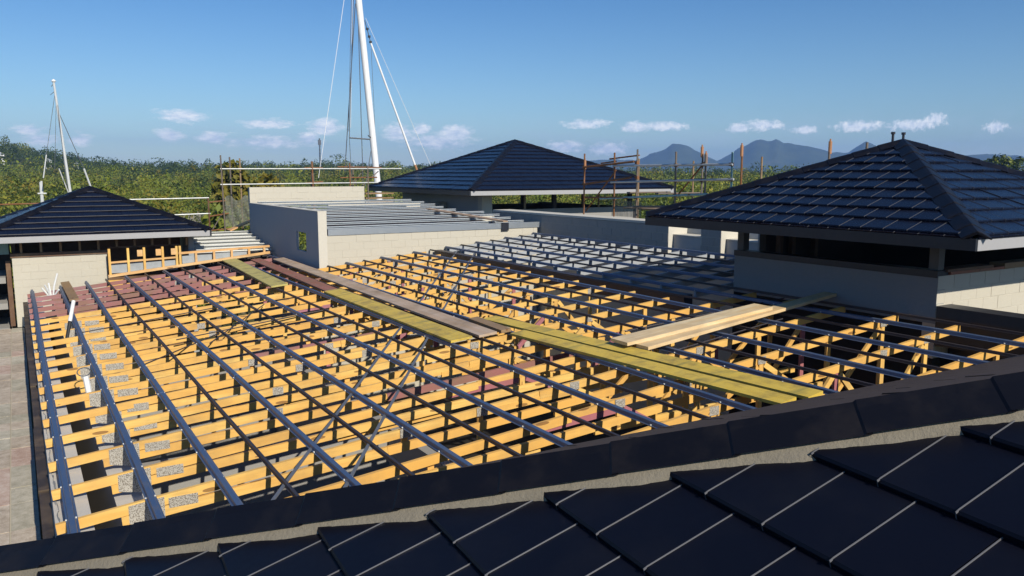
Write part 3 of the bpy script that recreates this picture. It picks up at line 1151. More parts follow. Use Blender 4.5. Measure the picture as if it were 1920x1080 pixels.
# tiles of the far face, seen at a grazing angle
nF = V(mL, TL + mL, 1).normalized()
uF = V(1, -mL / (TL + mL) * 0.2, 0)
uF = (uF - nF * uF.dot(nF)).normalized()
vF = nF.cross(uF).normalized()
if vF.z < 0:
    vF = -vF
OF = V(2.0, 3.9, zF(2.0, 3.9) + 0.002)
TFr = Tiler(OF, uF, vF, 0.40, 0.336, nose=0.040, head=0.014, chamfer=0.008)
if TFr.n.z < 0:
    TFr = Tiler(OF, -uF, vF, 0.40, 0.336, nose=0.040, head=0.014, chamfer=0.008)
outl = [(xE + 0.2, yE, 0), (8.6, yE, 0), (8.6, 0.2, 0), (3.804 - 0.2 + hipx, 0.2, 0), (xE + 0.2, 3.804 - xE - 0.2 + hipx, 0)]
outl = [(-0.35, yE, 0), (8.6, yE, 0), (8.6, 0.2, 0), (3.66, 0.2, 0)]
pl = [to_uv(TFr, (x, y, zF(x, y))) for x, y, _ in outl]
if sum(pl[i][0] * pl[(i + 1) % 4][1] - pl[(i + 1) % 4][0] * pl[i][1] for i in range(4)) < 0:
    pl.reverse()
TFr.lay(pl, nroof, 'tile_brown', limit=130, wobble=0.004)
# hip caps
sL = V(-1, -1, 0) / math.sqrt(2) * 0.118 + V(0, 0, -0.118 / math.sqrt(2) * TL - 0.042)
sR = V(1, 1, 0) / math.sqrt(2) * 0.118 + V(0, 0, -0.118 / math.sqrt(2) * TL - 0.042)
sL = sL - hd * sL.dot(hd)
sR = sR - hd * sR.dot(hd)
top = C0 - hd * (0.4 * 9)
ridge_caps(top, C0 + hd * 2.0, sL, sR, sL.length, 0.0, 0.40, 'tile_cap', nroof, flat=0.03, lift=0.006)
# mortar bed under the caps
mort = MB()
nst = 260
rows = []
for i in range(nst):
    t_ = -3.2 + i * 5.2 / nst
    p = C0 + hd * t_
    nz = 0.010 * math.sin(t_ * 9.1) + 0.007 * math.sin(t_ * 23.7 + 1) + random.uniform(-0.004, 0.004)
    ring = []
    for off, dz in ((0.085, -0.035), (0.108, -0.062), (0.124 + nz * 0.3, -0.078), (0.130 + nz * 0.7, -0.096), (0.139 + nz * 0.7, -0.140)):
        x = p.x - off / math.sqrt(2)
        y = p.y - off / math.sqrt(2)
        ring.append((x, y, p.z - TL * off / math.sqrt(2) + dz * 0.92 + random.uniform(-0.0025, 0.0025)))
    rows.append(ring)
vs = [q for r_ in rows for q in r_]
k = 5
mort.add(vs, [(i * k + j, i * k + j + 1, (i + 1) * k + j + 1, (i + 1) * k + j) for i in range(nst - 1) for j in range(k - 1)])
mo = mort.build('mortar_bed', 'mortar', nroof)
for p in mo.data.polygons:
    p.use_smooth = True
gut = MB()
gut.box(xE - 0.1, 9.5, hip_b[1] + 0.0, hip_b[1] + 0.12, -2.1, -1.98)
gut.build('gutter', 'dark_gutter', near)

# ------------------------------------------------------------------ open timber roof: trusses and battens
YF_L, YF_R = 24.45, 20.40
TRUSS_Y = [7.83 + 0.89 * j for j in range(-3, 19)]
XW = 10.93
for j, y in enumerate(TRUSS_Y):
    if y > YF_L - 0.15:
        break
    pink = y > 18.7
    xa = 0.10
    if y > YF_R - 0.1:
        xb = 6.45
    elif y < 10.35:
        xb = 10.80
    else:
        xb = 9.62
    kind = 'pink stained' if pink else 'yellow pine'
    t = thing('roof_truss', '%s roof truss, %s one back from the tiled hip' % (kind, ORD[j]), 'roof truss', (xa, y, -3.3), 'parallel timber roof trusses of the open roof')
    mx, mz = ('pink_x', 'pink_z') if pink else ('pine_x', 'pine_z')
    # top chord in two lengths butted together
    xm = random.uniform(3.6, 5.6)
    second = 'pine_x' if (pink and (y < 20.3 or random.random() < 0.3)) else mx
    if pink and random.random() < 0.22:
        mx, mz = 'pine_x', 'pine_z'
    for a, b, mt in ((xa, xm - 0.001, mx), (xm + 0.001, xb, second)):
        mb = MB()
        mb.beam((a, y + random.uniform(-.012, .012), D(a) - 0.0995 + random.uniform(-.006, 0)), (b, y + random.uniform(-.012, .012), D(b) - 0.0995 + random.uniform(-.006, 0)), 0.042, 0.095)
        mb.build('top_chord', mt, t)
    # lower chord: starts tight under the top chord at the heel and falls away from it
    def zlow(x):
        return D(0.62) - 0.152 - 0.0475 + (x - 0.62) * (S - 0.021)
    xl = min(xb, 6.9 + random.uniform(-0.5, 0.5))
    xk = random.uniform(2.6, 4.4)
    for a, b in ((0.62, xk - 0.001), (xk + 0.001, xl)):
        mb = MB()
        mb.beam((a, y + random.uniform(-.004, .004), zlow(a)), (b, y + random.uniform(-.004, .004), zlow(b)), 0.042, 0.095)
        mb.build('bottom_chord', mx if b < 4.5 or random.random() < 0.9 else 'pink_x', t)
    zb = -3.2
    if xb > 7.5:
        mb = MB()
        mb.box(6.0, xb, y - 0.021, y + 0.021, zb - 0.0475, zb + 0.0475)
        mb.build('bottom_chord', 'pine_x', t)
    # webs
    x = 3.0 + random.uniform(-0.5, 0.5)
    upn = True
    prev = None
    while x < xb - 0.2:
        ztop = D(x) - 0.15
        zbot = zlow(x) if x < 6.0 else zb
        wm = 'pink_z' if (random.random() < (0.6 if pink else 0.13)) else 'pine_z'
        if x > 5.2:
            mb = MB()
            mb.beam((x, y + 0.001, zbot + 0.05), (x, y + 0.001, ztop), 0.075, 0.036, up=(0, 1, 0))
            mb.build('web', wm, t)
        elif random.random() < 0.5:
            # short block or packer between the two chords, some hanging lower
            lo = zlow(x) - random.uniform(0.05, 0.3)
            mb = MB()
            mb.box(x - 0.035, x + 0.035, y + 0.0225, y + 0.0555, lo, D(x) - 0.09)
            mb.build('packer', wm, t)
        if prev is not None and x - prev > 0.5 and x > 5.4:
            wm = 'pink_z' if (random.random() < 0.12) else 'pine_x'
            mb = MB()
            if upn:
                mb.beam((prev + 0.06, y - 0.002, zbot + 0.06), (x - 0.06, y - 0.002, ztop - 0.03), 0.07, 0.035, up=(0, 1, 0))
            else:
                mb.beam((prev + 0.06, y - 0.002, D(prev) - 0.17), (x - 0.06, y - 0.002, zbot + 0.07), 0.07, 0.035, up=(0, 1, 0))
            mb.build('web', wm, t)
            upn = not upn
        if random.random() < 0.4:
            zc = ztop + 0.045
            mb = MB()
            mb.box(x - 0.07, x + 0.07, y - 0.0255, y - 0.0225, zc - 0.05, zc + 0.05)
            mb.build('nail_plate', 'plate', t)
        prev = x
        x += random.uniform(0.8, 1.35)
    # plates at the heel and over the cavity wall
    if not pink:
        mb = MB()
        xc = 1.16 + random.uniform(-0.03, 0.03)
        zc = D(xc) - 0.152
        mb.box(xc - 0.13, xc + 0.13, y - 0.0255, y - 0.0225, zc - 0.05, zc + 0.05)
        mb.build('nail_plate', 'plate', t)
        mb = MB()
        zc = D(0.82) - 0.052
        mb.add([(0.68, y - 0.0255, D(0.68) - 0.065), (0.985, y - 0.0255, D(0.985) - 0.065), (0.985, y - 0.0255, -3.24), (0.68, y - 0.0255, -3.17)] + [(0.68, y - 0.0225, D(0.68) - 0.065), (0.985, y - 0.0225, D(0.985) - 0.065), (0.985, y - 0.0225, -3.24), (0.68, y - 0.0225, -3.17)],
               [(0, 3, 2, 1), (4, 5, 6, 7), (0, 1, 5, 4), (1, 2, 6, 5), (2, 3, 7, 6), (3, 0, 4, 7)])
        mb.build('nail_plate', 'plate', t)
    # second ply seen below the top chord further in
    if random.random() < 0.45 and xb > 5:
        a = random.uniform(2.0, 3.0)
        b = random.uniform(4.0, 5.4)
        mb = MB()
        mb.beam((a, y + 0.05, D(a) - 0.32), (b, y + 0.05, D(b) - 0.36), 0.036, 0.07)
        mb.build('brace_board', 'pink_x' if random.random() < 0.25 else 'pine_x', t)

# grey steel rafters in the far corner of the roof
for j, y in enumerate([yy for yy in TRUSS_Y if 10.4 < yy < 20.3]):
    t = tag(MB().beam((10.25, y, D(10.25) - 0.112), (13.40, y, D(13.40) - 0.112), 0.05, 0.12).build('steel_rafter', 'grey_steel'),
            'grey steel rafter beside the long block wall, %s from the large tiled roof' % ORD[j], 'rafter', 'grey steel rafters along the block wall')
t = tag(MB().box(9.90, 10.10, 10.4, 20.35, D(10) - 0.36, D(10) - 0.062).build('steel_beam', 'thin_batten'), 'dark steel beam between the pine trusses and grey rafters', 'beam')

HAT = [(-0.056, 0.0), (-0.056, 0.003), (-0.036, 0.004), (-0.029, 0.044), (-0.024, 0.048), (0.024, 0.048), (0.029, 0.044), (0.036, 0.004), (0.056, 0.003), (0.056, 0.0)]
HAT = [(a * 0.86, b * 0.96) for a, b in HAT]
LOW = [(-0.03, 0.0), (-0.03, 0.003), (-0.019, 0.004), (-0.016, 0.032), (0.016, 0.032), (0.019, 0.004), (0.03, 0.003), (0.03, 0.0)]
thick = [0.22, 0.87] + [1.48 + 0.978 * k for k in range(13)]
thin = [1.965 + 0.978 * k for k in range(12)]
allb = sorted([(x, True) for x in thick] + [(x, False) for x in thin])
cnt = {True: 0, False: 0}
LOW = [(a * 0.88, b) for a, b in LOW]
upn_ = V(-S, 0, 1).normalized()
for x, tk in allb:
    yb = YF_L if x < 6.5 else YF_R
    ya = 4.55
    if x > XW - 0.05:
        ya = 10.45
    elif x > 8.4:
        ya = 4.7
    if x > 10.86 and x < XW + 0.1:
        ya = 10.45
    if x < 1.3:
        yb = 24.3
    z = D(x) - 0.05
    prof = HAT if tk else LOW
    i = cnt[tk]
    cnt[tk] += 1
    nm = 'steel_batten' if tk else 'slim_batten'
    lab = ('wide blue grey steel batten, %s wide one in from the paved terrace' if tk else 'slim dark batten between wide blue ones, %s slim one in from the paved terrace') % ORD[i]
    t = thing(nm, lab, 'batten', (x, ya, z), 'wide blue steel battens' if tk else 'slim dark battens')
    ym = random.uniform(10, 15)
    mb = MB()
    nseg = max(2, int((yb - ya) / 3.2))
    pts = [(x + random.uniform(-.011, .011), ya + (yb - ya) * q / nseg, z + (random.uniform(-.004, .003) if 0 < q < nseg else 0)) for q in range(nseg + 1)]
    for p0, p1 in zip(pts, pts[1:]):
        mb.sweep(p0, p1, prof, up=upn_)
    mb.build('hat_section', 'batten' if tk else 'thin_batten', t)
    if tk:
        sc = MB()
        for y in TRUSS_Y:
            if ya < y < min(yb, 16.5):
                for sd_ in (-1, 1):
                    sc.box(x + sd_ * 0.040 - 0.006, x + sd_ * 0.040 + 0.006, y - 0.007, y + 0.007, z + 0.003 + sd_ * 0.0045, z + 0.015 + sd_ * 0.0045)
        if sc.v:
            stuff(sc.build('screw_heads', 'white_steel', t))
        # lapped joint sleeve
        if 1.0 < x < 9.5:
            sl = MB()
            big = [(a * 1.07, b * 1.06 + 0.001) for a, b in HAT]
            sl.sweep((x, ym - 0.12, z), (x, ym + 0.12, z), big, up=upn_)
            sl.build('lap_joint', 'batten', t)

# flat steel cross braces lying between chords and battens
for i, (a, b) in enumerate((((1.60, 6.72), (10.35, 19.75)), ((2.15, 6.45), (10.15, 18.5)))):
    mb = MB()
    a3, b3 = (a[0], a[1], D(a[0]) - 0.045), (b[0], b[1], D(b[0]) - 0.045)
    mb.beam(a3, b3, 0.036, 0.010, up=upn_)
    tag(mb.build('brace_strap', 'strap_steel'), ['galvanised diagonal brace strap under the battens, the one starting nearer the paved terrace', 'galvanised diagonal brace strap under the battens, starting farther from the paved terrace'][i], 'brace strap', 'diagonal brace straps')
for i, (a, b) in enumerate((((0.9, 17.0), (3.3, 17.2)), ((1.4, 13.2), (2.9, 14.6)), ((2.6, 13.9), (4.2, 16.6)), ((2.2, 14.7), (5.0, 14.9)), ((7.4, 7.9), (9.6, 8.0)), ((7.6, 9.2), (10.7, 8.9)))):
    mb = MB()
    mb.tube((a[0], a[1], D(a[0]) - 0.045), (b[0], b[1], D(b[0]) - 0.05), 0.011, 5)
    tag(mb.build('tie_wire', 'thin_batten'), ['tie wire slung straight across the battens by the white conduit', 'tie wire angled over the nail plates', 'tie wire climbing between slim battens', 'long tie wire crossing the pine chords',
        'tie wire under the pale plank', 'tie wire in the shade of the large roof'][i], 'tie wire', 'thin tie wires on the roof frame')

# masonry under the trusses
def wall_thing(name, label, cat='wall'):
    return thing(name, label, cat, (0, 0, 0))


t = wall_thing('cavity_wall', 'light block wall below the trusses next to the paved terrace')
for nm, x0, x1, z1 in (('outer_leaf', 0.10, 0.40, -3.17), ('inner_leaf', 0.64, 0.985, -3.25)):
    b = MB()
    b.box(x0, x1, 4.6, 24.3, -6.2, z1)
    b.build(nm, 'cavity_block', t)
t = wall_thing('inner_wall', 'pale partition wall glimpsed through the pine trusses')
for (x0, x1, y0, y1) in ((3.0, 3.15, 4.6, 9.0), (4.5, 4.65, 4.6, 20.3)):
    b = MB()
    b.box(x0, x1, y0, y1, -6.2, -3.75)
    b.build('wall', 'concrete', t)
for (x0, x1, y0, y1) in ((1.0, 4.5, 10.9, 11.05), (4.65, 6.3, 8.1, 8.25), (1.0, 4.5, 17.2, 17.35)):
    b = MB()
    b.box(x0, x1, y0, y1, -6.2, -3.7)
    b.build('wall', 'concrete', t)
structure(MB().box(0.99, 14.5, 4.2, 24.2, -6.3, -6.2).build('floor', 'void_shade'))

# wall edge by the terrace, its shade put into dark boards
t = thing('shaded_edge_boards', 'edge boards darkened by painted shade and ragged cement edge beside the paved terrace', 'boards', (0, 15, -4.06))
for i in range(8):
    b = MB()
    y0 = 4.6 + i * 2.46
    b.box(-0.012 + random.uniform(0, 0.012), 0.088, y0, y0 + 2.45, -4.05, -3.30 + random.uniform(-0.02, 0.02))
    b.build('board', 'edge_shade', t)
rg = MB()
y = 4.6
prevp = None
vs = []
while y < 24.3:
    vs.append((0.090, y, -3.32 + random.uniform(-.02, .02)))
    vs.append((0.108 + random.uniform(-.008, .008), y, -3.20 + random.uniform(-.03, .03)))
    vs.append((0.135 + random.uniform(-.012, .012), y, -3.14 + random.uniform(-.03, .015)))
    y += 0.09
n = len(vs) // 3
rg.add(vs, [f for i in range(n - 1) for f in ((i * 3, i * 3 + 1, i * 3 + 4, i * 3 + 3), (i * 3 + 1, i * 3 + 2, i * 3 + 5, i * 3 + 4))])
rg.build('cement_edge', 'concrete', t)

# ------------------------------------------------------------------ paved terrace
structure(MB().box(-6.0, -0.02, 4.0, 25.0, -4.4, -4.10).build('terrace', 'joint'))
tp = thing('paving', 'patchwork of grey green and pink stone pavers along the open roof', 'paving', (-0.5, 15, -4.1))
y = 6.6
pav = {}
while y < 24.4:
    ln = random.choice((0.45, 0.6, 0.9))
    x = -0.022
    for wd in (0.30, 0.42, 0.42):
        mt = random.choices(('paver', 'paver_green', 'paver_pink'), (6, 3, 1.3))[0]
        key = (ln, wd, mt)
        if key not in pav:
            mb = MB()
            mb.box(-wd + 0.008, -0.006, 0.006, ln - 0.006, 0, 0.038)
            pav[key] = mb.mesh('paver', mt)
        copy_mesh_obj('paver', pav[key], tp, loc=(x, y, -4.10 + random.uniform(-0.006, 0.004)))
        x -= wd
    y += ln

# ------------------------------------------------------------------ planks lying on the battens
def plank(name, mat, a, b, w, th, lift, label, cat='plank', group='walk planks on the battens'):
    a3, b3 = V(a[0], a[1], D(a[0]) + lift + th / 2), V(b[0], b[1], D(b[0]) + lift + th / 2)
    mb = MB()
    along_x = abs(b[0] - a[0]) > abs(b[1] - a[1])
    up = V(-S, 0, 1) if not along_x else V(0, 0, 1)
    mb.beam(a3, b3, w, th, up=up)
    return tag(mb.build(name, mat), label, cat, group)


plank('walk_plank', 'olive_plank', (5.20, 24.3), (4.97, 18.2), 0.38, 0.036, 0.002, 'short olive yellow plank beside the pink stained trusses')
plank('walk_plank', 'red_plank', (5.76, 23.5), (5.585, 16.45), 0.27, 0.036, 0.002, 'dusty red brown plank between the olive and grey planks')
plank('walk_plank', 'yellow_plank', (5.585, 16.42), (5.54, 10.5), 0.36, 0.036, 0.003, 'yellow green plank with dark stripes continuing the red brown plank')
plank('walk_plank', 'grey_plank', (6.25, 22.9), (5.965, 10.45), 0.31, 0.036, 0.002, 'long cement dusted grey plank below the grey rendered wall')
plank('walk_plank', 'form_timber', (6.31, 11.55), (6.255, 10.4), 0.17, 0.05, 0.003, 'stub of dark timber at the end of the grey plank')
plank('walk_plank', 'yellow_plank', (6.53, 11.4), (7.03, 5.38), 0.262, 0.036, 0.003, 'long yellow plank passing under the pale crossing plank')
plank('walk_plank', 'yellow_plank', (6.33, 10.2), (6.695, 5.45), 0.262, 0.036, 0.002, 'yellow plank with a blue stain next to the dark gap')
plank('walk_plank', 'cream_plank', (6.80, 8.36), (9.52, 8.30), 0.36, 0.045, 0.086, 'pale crossing plank laid over the two yellow planks')
plank('walk_plank', 'cream_plank', (6.95, 8.06), (11.20, 8.22), 0.23, 0.045, 0.041, 'yellowish crossing plank running into the shade of the large roof')

# ------------------------------------------------------------------ conduits and odds on the terrace side
def conduit(pts, r, mat, t, name):
    mb = MB()
    for p, q in zip(pts, pts[1:]):
        mb.tube(p, q, r, 9)
    return mb.build(name, mat, t)


t = thing('conduit_bunch', 'splayed bunch of white plastic conduits at the corner of the open roof', 'conduit', (0.62, 23.4, -3.1))
for dx, dy, h in ((-0.20, 0.0, 0.25), (-0.13, -0.1, 0.33), (-0.04, 0.05, 0.36), (0.17, 0.0, 0.60), (0.17, -0.15, 0.20), (-0.06, 0.1, 0.22)):
    conduit([(0.62 + dx * 0.15, 23.4, -3.15), (0.62 + dx * 0.45, 23.4 + dy * 0.4, -3.15 + h * 0.55), (0.62 + dx, 23.4 + dy, -3.1 + h)], 0.023, 'pvc', t, 'pipe')
t = thing('white_conduit', 'leaning white conduit with black lower half beside a blue batten', 'conduit', (0.70, 17.6, -3.1))
conduit([(0.66, 17.4, -3.12), (0.74, 17.6, -2.83)], 0.032, 'black', t, 'sleeve')
conduit([(0.7405, 17.602, -2.828), (0.84, 17.8, -2.46)], 0.036, 'pvc', t, 'pipe')
conduit([(0.645, 17.37, -3.18), (0.659, 17.398, -3.122)], 0.04, 'pvc', t, 'socket')
t = thing('short_conduit', 'short upright white pipe with black foot and loose cable ring', 'conduit', (0.70, 12.5, -3.1))
conduit([(0.70, 12.45, -3.20), (0.69, 12.45, -3.04)], 0.032, 'black', t, 'sleeve')
conduit([(0.69, 12.45, -3.038), (0.665, 12.5, -2.80)], 0.040, 'pvc', t, 'pipe')
ring = MB()
for k in range(12):
    a0_, a1_ = k * math.pi / 6, (k + 1) * math.pi / 6
    ring.tube((0.66 + 0.085 * math.cos(a0_), 12.75, -2.79 + 0.06 * math.sin(a0_)), (0.66 + 0.085 * math.cos(a1_), 12.75, -2.79 + 0.06 * math.sin(a1_)), 0.008, 5)
ring.build('cable_ring', 'wire', t)
plank('loose_board', 'form_timber', (0.98, 24.45), (1.0, 20.9), 0.20, 0.03, 0.03, 'weathered board lying along the second blue batten by the conduits', 'board', 'loose boards')

# ------------------------------------------------------------------ long block wall behind the grey rafters
t = thing('block_wall', 'long grey block wall with two deep window openings', 'wall', (13.8, 16, -6))
XP = 13.5
block_wall(t, 'y', XP, -1, 14.80, 23.2, -2.0, -1.24, 0.62, 'grey_block')
block_wall(t, 'y', XP, -1, 13.07, 13.70, -2.0, -1.24, 0.62, 'grey_block')
block_wall(t, 'y', XP, -1, 10.6, 12.0, -2.0, -1.24, 0.62, 'grey_block')
b = MB()
b.box(XP - 0.015, XP + 0.64, 14.79, 23.25, -1.236, -1.175)
b.build('coping', 'render_pale', t)
for y0, y1 in ((13.703, 14.797), (12.003, 13.067)):
    b = MB()
    b.box(XP + 0.17, XP + 0.60, y0, y1, -2.0, -1.49)
    b.build('low_wall', 'render_grey', t)
    b = MB()
    b.box(XP + 0.15, XP + 0.61, y0, y1, -1.488, -1.46)
    b.build('sill', 'render_pale', t)
    b = MB()
    b.box(XP + 0.63, XP + 0.70, y0 - 0.2, y1 + 0.2, -1.458, -1.25)
    b.build('shutter', 'cladding', t)
    b = MB()
    b.box(XP + 0.004, XP + 0.625, y1 - 0.006, y1 + 0.001, -2.0, -1.243)
    b.build('jamb', 'render_pale', t)
b = MB()
b.box(XP + 0.01, XP + 0.6, 10.6, 23.2, -6.2, -2.0)
b.build('base', 'joint', t)

# ------------------------------------------------------------------ annex with the flat steel roof
YW = 20.45
t = thing('block_annex', 'low block building with grey rendered side wall and open steel roof', 'building', (10, 24, -6.2))
block_wall(t, 'x', YW, -1, 6.862, 13.40, -2.62, -1.60, 0.2, 'cream_block')
b = MB()
b.box(6.87, 13.4, YW + 0.02, YW + 0.19, -6.2, -2.622)
b.build('wall', 'joint', t)
# rendered side wall with its small window opening, built as butted pieces round the opening
wx0, wx1 = 6.635, 6.858
for (x1_, y0, y1, z0, z1) in ((wx1, YW, 21.3, -6.2, -0.975), (wx1, 22.9, 27.6, -6.2, -0.975), (wx0 + 0.07, 21.3, 21.5, -6.2, -0.975), (wx0 + 0.07, 22.4, 22.9, -6.2, -0.975), (wx0 + 0.07, 21.5, 22.4, -1.58, -0.975), (wx0 + 0.07, 21.5, 22.4, -6.2, -2.10)):
    b = MB()
    b.box(wx0, x1_, y0, y1, z0, z1)
    b.build('side_wall', 'render_grey', t)
b = MB()
b.box(wx0 - 0.004, wx1 + 0.004, YW - 0.012, YW - 0.001, -6.2, -0.972)
b.build('wall_end', 'render_pale', t)
b = MB()
b.box(wx0 - 0.01, wx1 + 0.01, YW - 0.012, 27.6, -0.974, -0.955)
b.build('coping', 'render_pale', t)
# back parapet
block_wall(t, 'x', 27.75, -1, 6.70, 10.75, -1.05, -0.445, 0.2, 'cream_block')
b = MB()
b.box(6.87, 7.3, 27.76, 27.94, -6.2, -1.052)
b.box(9.4, 14.0, 27.76, 27.94, -6.2, -1.052)
b.build('wall', 'joint', t)
b = MB()
b.box(6.89, 13.56, YW - 0.02, YW + 0.06, -1.597, -1.435)
b.build('edge_beam', 'galv', t)
# purlins: open channel sections, one part each
CHS = [(-0.05, 0.0), (-0.05, 0.058), (0.05, 0.058), (0.05, 0.045), (-0.035, 0.045), (-0.035, 0.012), (0.05, 0.012), (0.05, 0.0)]
CH = [(-0.05, 0.0), (-0.05, 0.10), (0.05, 0.10), (0.05, 0.085), (-0.035, 0.085), (-0.035, 0.015), (0.05, 0.015), (0.05, 0.0)]
for k in range(9):
    y = YW + 0.55 + 0.80 * k
    z = -1.60 + 0.075 * (y - YW) + 0.10
    xr_ = 13.35 if y < 24.2 else 12.6
    mb = MB()
    mb.sweep((6.87, y, z), (xr_ - random.uniform(0, 0.2), y, z), CHS)
    mb.build('purlin', 'galv_flat', t)
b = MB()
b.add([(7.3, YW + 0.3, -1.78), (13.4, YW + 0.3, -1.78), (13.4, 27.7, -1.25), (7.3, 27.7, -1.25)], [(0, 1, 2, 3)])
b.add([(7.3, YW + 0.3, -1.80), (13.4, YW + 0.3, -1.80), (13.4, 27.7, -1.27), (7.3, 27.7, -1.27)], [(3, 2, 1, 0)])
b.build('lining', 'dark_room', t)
mb = MB()
mb.beam((11.35, 23.75, -1.115), (12.23, 20.36, -1.385), 0.20, 0.04)
t = tag(mb.build('sloping_plank', 'grey_plank'), 'grey plank lying slantwise over the steel purlins', 'plank')
mb = MB()
mb.box(12.12, 12.36, YW - 0.055, YW - 0.024, -1.66, -1.42)
tag(mb.build('hanging_strap', 'dark_gutter'), 'dark flap hanging over the steel edge beam below the slanting plank', 'flap')

# ------------------------------------------------------------------ house with the large tiled roof
ex, ey, ew = 9.88, 5.40, 6.0
t = thing('pavilion', 'raised pavilion under a large navy pyramid roof, in shade on its near side', 'house', (12.9, 8.4, -6.2))
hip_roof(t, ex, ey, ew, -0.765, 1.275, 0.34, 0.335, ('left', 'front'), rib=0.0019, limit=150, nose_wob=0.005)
hx0, hy0, hx1, hy1 = 10.95, 6.47, 14.8, 10.25
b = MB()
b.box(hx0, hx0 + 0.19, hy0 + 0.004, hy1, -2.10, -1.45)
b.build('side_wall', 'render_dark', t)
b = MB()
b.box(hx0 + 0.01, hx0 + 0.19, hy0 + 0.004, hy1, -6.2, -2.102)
b.build('shaded_wall_base', 'void_shade', t)  # lower part of the side wall, shade painted into its colour
b = MB()
b.box(hx0 - 0.02, hx0 + 0.24, hy0 + 0.004, hy1, -1.448, -1.35)
b.build('sill_plate', 'dark_gutter', t)
block_wall(t, 'x', hy0, -1, hx0, hx1 + 1.0, -2.6, -1.42, 0.19, 'cream_block')
for k, (x0, x1, z0, z1) in enumerate(((11.2, 12.6, -1.415, -1.375), (11.12, 12.3, -1.372, -1.335), (12.61, 14.8, -1.415, -1.33))):
    b = MB()
    b.box(x0, x1, hy0 - 0.03, hy0 + 0.2, z0, z1)
    b.build('plank', ('red_plank', 'brown_timber', 'form_timber')[k], t)
for (x, y) in ((hx0 + 0.10, hy0 + 0.10), (hx1, hy0 + 0.1), (hx0 + 0.1, hy1 - 0.1), (hx1, hy1 - 0.1)):
    b = MB()
    b.box(x - 0.07, x + 0.07, y - 0.07, y + 0.07, -1.345, -0.93)
    b.build('post', 'post_shade', t)
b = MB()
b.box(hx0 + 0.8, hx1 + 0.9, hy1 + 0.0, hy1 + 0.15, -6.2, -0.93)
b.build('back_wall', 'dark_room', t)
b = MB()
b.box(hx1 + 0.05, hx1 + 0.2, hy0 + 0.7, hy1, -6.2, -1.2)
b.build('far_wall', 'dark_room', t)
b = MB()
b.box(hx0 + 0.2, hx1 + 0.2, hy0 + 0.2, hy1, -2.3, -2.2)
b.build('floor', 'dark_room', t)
for i, (x, y) in enumerate(((11.9, 10.1), (12.3, 10.15), (12.9, 10.12))):
    b = MB()
    b.box(x, x + 0.09, y - 0.05, y + 0.05, -1.6, -0.93)
    b.build('stud', 'brown_timber', t)
# two little vent stubs on the apex
for i, x in enumerate((13.12, 13.42)):
    b = MB()
    b.tube((x, 8.75, 0.40), (x, 8.75, 0.69), 0.022, 8)
    b.tube((x, 8.75, 0.68), (x, 8.75, 0.72), 0.036, 8)
    b.build('vent_stub', 'dark_gutter', t)
t = thing('upstand_flashing', 'dark flashing running along the foot of the pavilion wall', 'flashing', (11, 5, -2.0))
b = MB()
b.box(10.94, 11.30, 3.2, 6.46, -2.4, -1.84)
b.build('upstand', 'dark_gutter', t)
b = MB()
b.box(11.301, 16.5, 3.2, 6.455, -2.7, -2.32)
b.build('tray', 'dark_gutter', t)

# ------------------------------------------------------------------ house with the middle tiled roof
mx0, my0, mw = 13.05, 24.0, 9.05
t = thing('distant_pavilion', 'open sided house under the navy pyramid roof behind the scaffold poles', 'house', (17.5, 28.5, -6.2))
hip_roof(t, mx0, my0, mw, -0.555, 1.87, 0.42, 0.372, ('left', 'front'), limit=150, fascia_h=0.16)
qx0, qy0, qx1, qy1 = 14.10, 25.1, 21.0, 32.0
b = MB()
b.box(qx0, qx0 + 0.2, qy0 + 0.3, qy1, -6.2, -0.74)
b.build('side_wall', 'render_grey', t)
b = MB()
b.box(qx0, qx0 + 0.42, qy0, qy0 + 0.298, -6.2, -0.74)
b.build('pier', 'render_pale', t)
b = MB()
b.box(qx0 + 0.424, qx1, qy0, qy0 + 0.2, -6.2, -1.29)
b.build('front_wall', 'grey_block', t)  # cream wall in darker grey block, eave shade put into the colour
b = MB()
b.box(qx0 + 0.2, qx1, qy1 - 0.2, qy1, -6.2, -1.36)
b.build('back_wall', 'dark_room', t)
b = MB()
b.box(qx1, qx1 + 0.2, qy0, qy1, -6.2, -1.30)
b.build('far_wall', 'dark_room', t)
for x, y, r_, mt in ((15.95, 25.2, 0.035, 'form_timber'), (17.25, 25.2, 0.07, 'dark_room'), (18.6, 25.2, 0.05, 'brown_timber'), (19.35, 25.2, 0.03, 'form_timber'), (20.9, 25.2, 0.07, 'dark_room'), (17.0, 31.8, 0.06, 'dark_room'), (20.0, 31.8, 0.06, 'dark_room')):
    b = MB()
    b.box(x - r_, x + r_, y - r_, y + r_, -1.288 if y < 30 else -1.355, -0.735)
    b.build('post', mt, t)

# ------------------------------------------------------------------ house with the small tiled roof
lx0, ly0, lw = -0.88, 24.4, 5.6
t = thing('corner_house', 'small block house with a glinting navy pyramid roof by the terrace', 'house', (1.9, 27.2, -6.2))
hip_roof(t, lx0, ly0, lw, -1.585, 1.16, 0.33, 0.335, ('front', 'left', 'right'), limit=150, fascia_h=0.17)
kx0, ky0 = -0.18, 25.0
block_wall(t, 'x', ky0, -1, kx0, 2.08, -4.06, -2.20, 0.19, 'cream_block')
b = MB()
b.box(kx0 - 0.03, 2.10, ky0 - 0.03, ky0 + 0.21, -2.198, -2.09)
b.build('sill_plate', 'brown_timber', t)
for k in range(10):
    x = 0.02 + 0.46 * k
    b = MB()
    b.box(x, x + 0.055, ky0 + 0.02, ky0 + 0.14, -2.088 if x < 2.1 else -2.06, -1.76)
    b.build('stud', 'form_timber', t)
b = MB()
b.box(kx0, 4.2, ky0 + 1.2, ky0 + 1.3, -6.2, -1.76)
b.build('inner_wall', 'brown_timber', t)
b = MB()
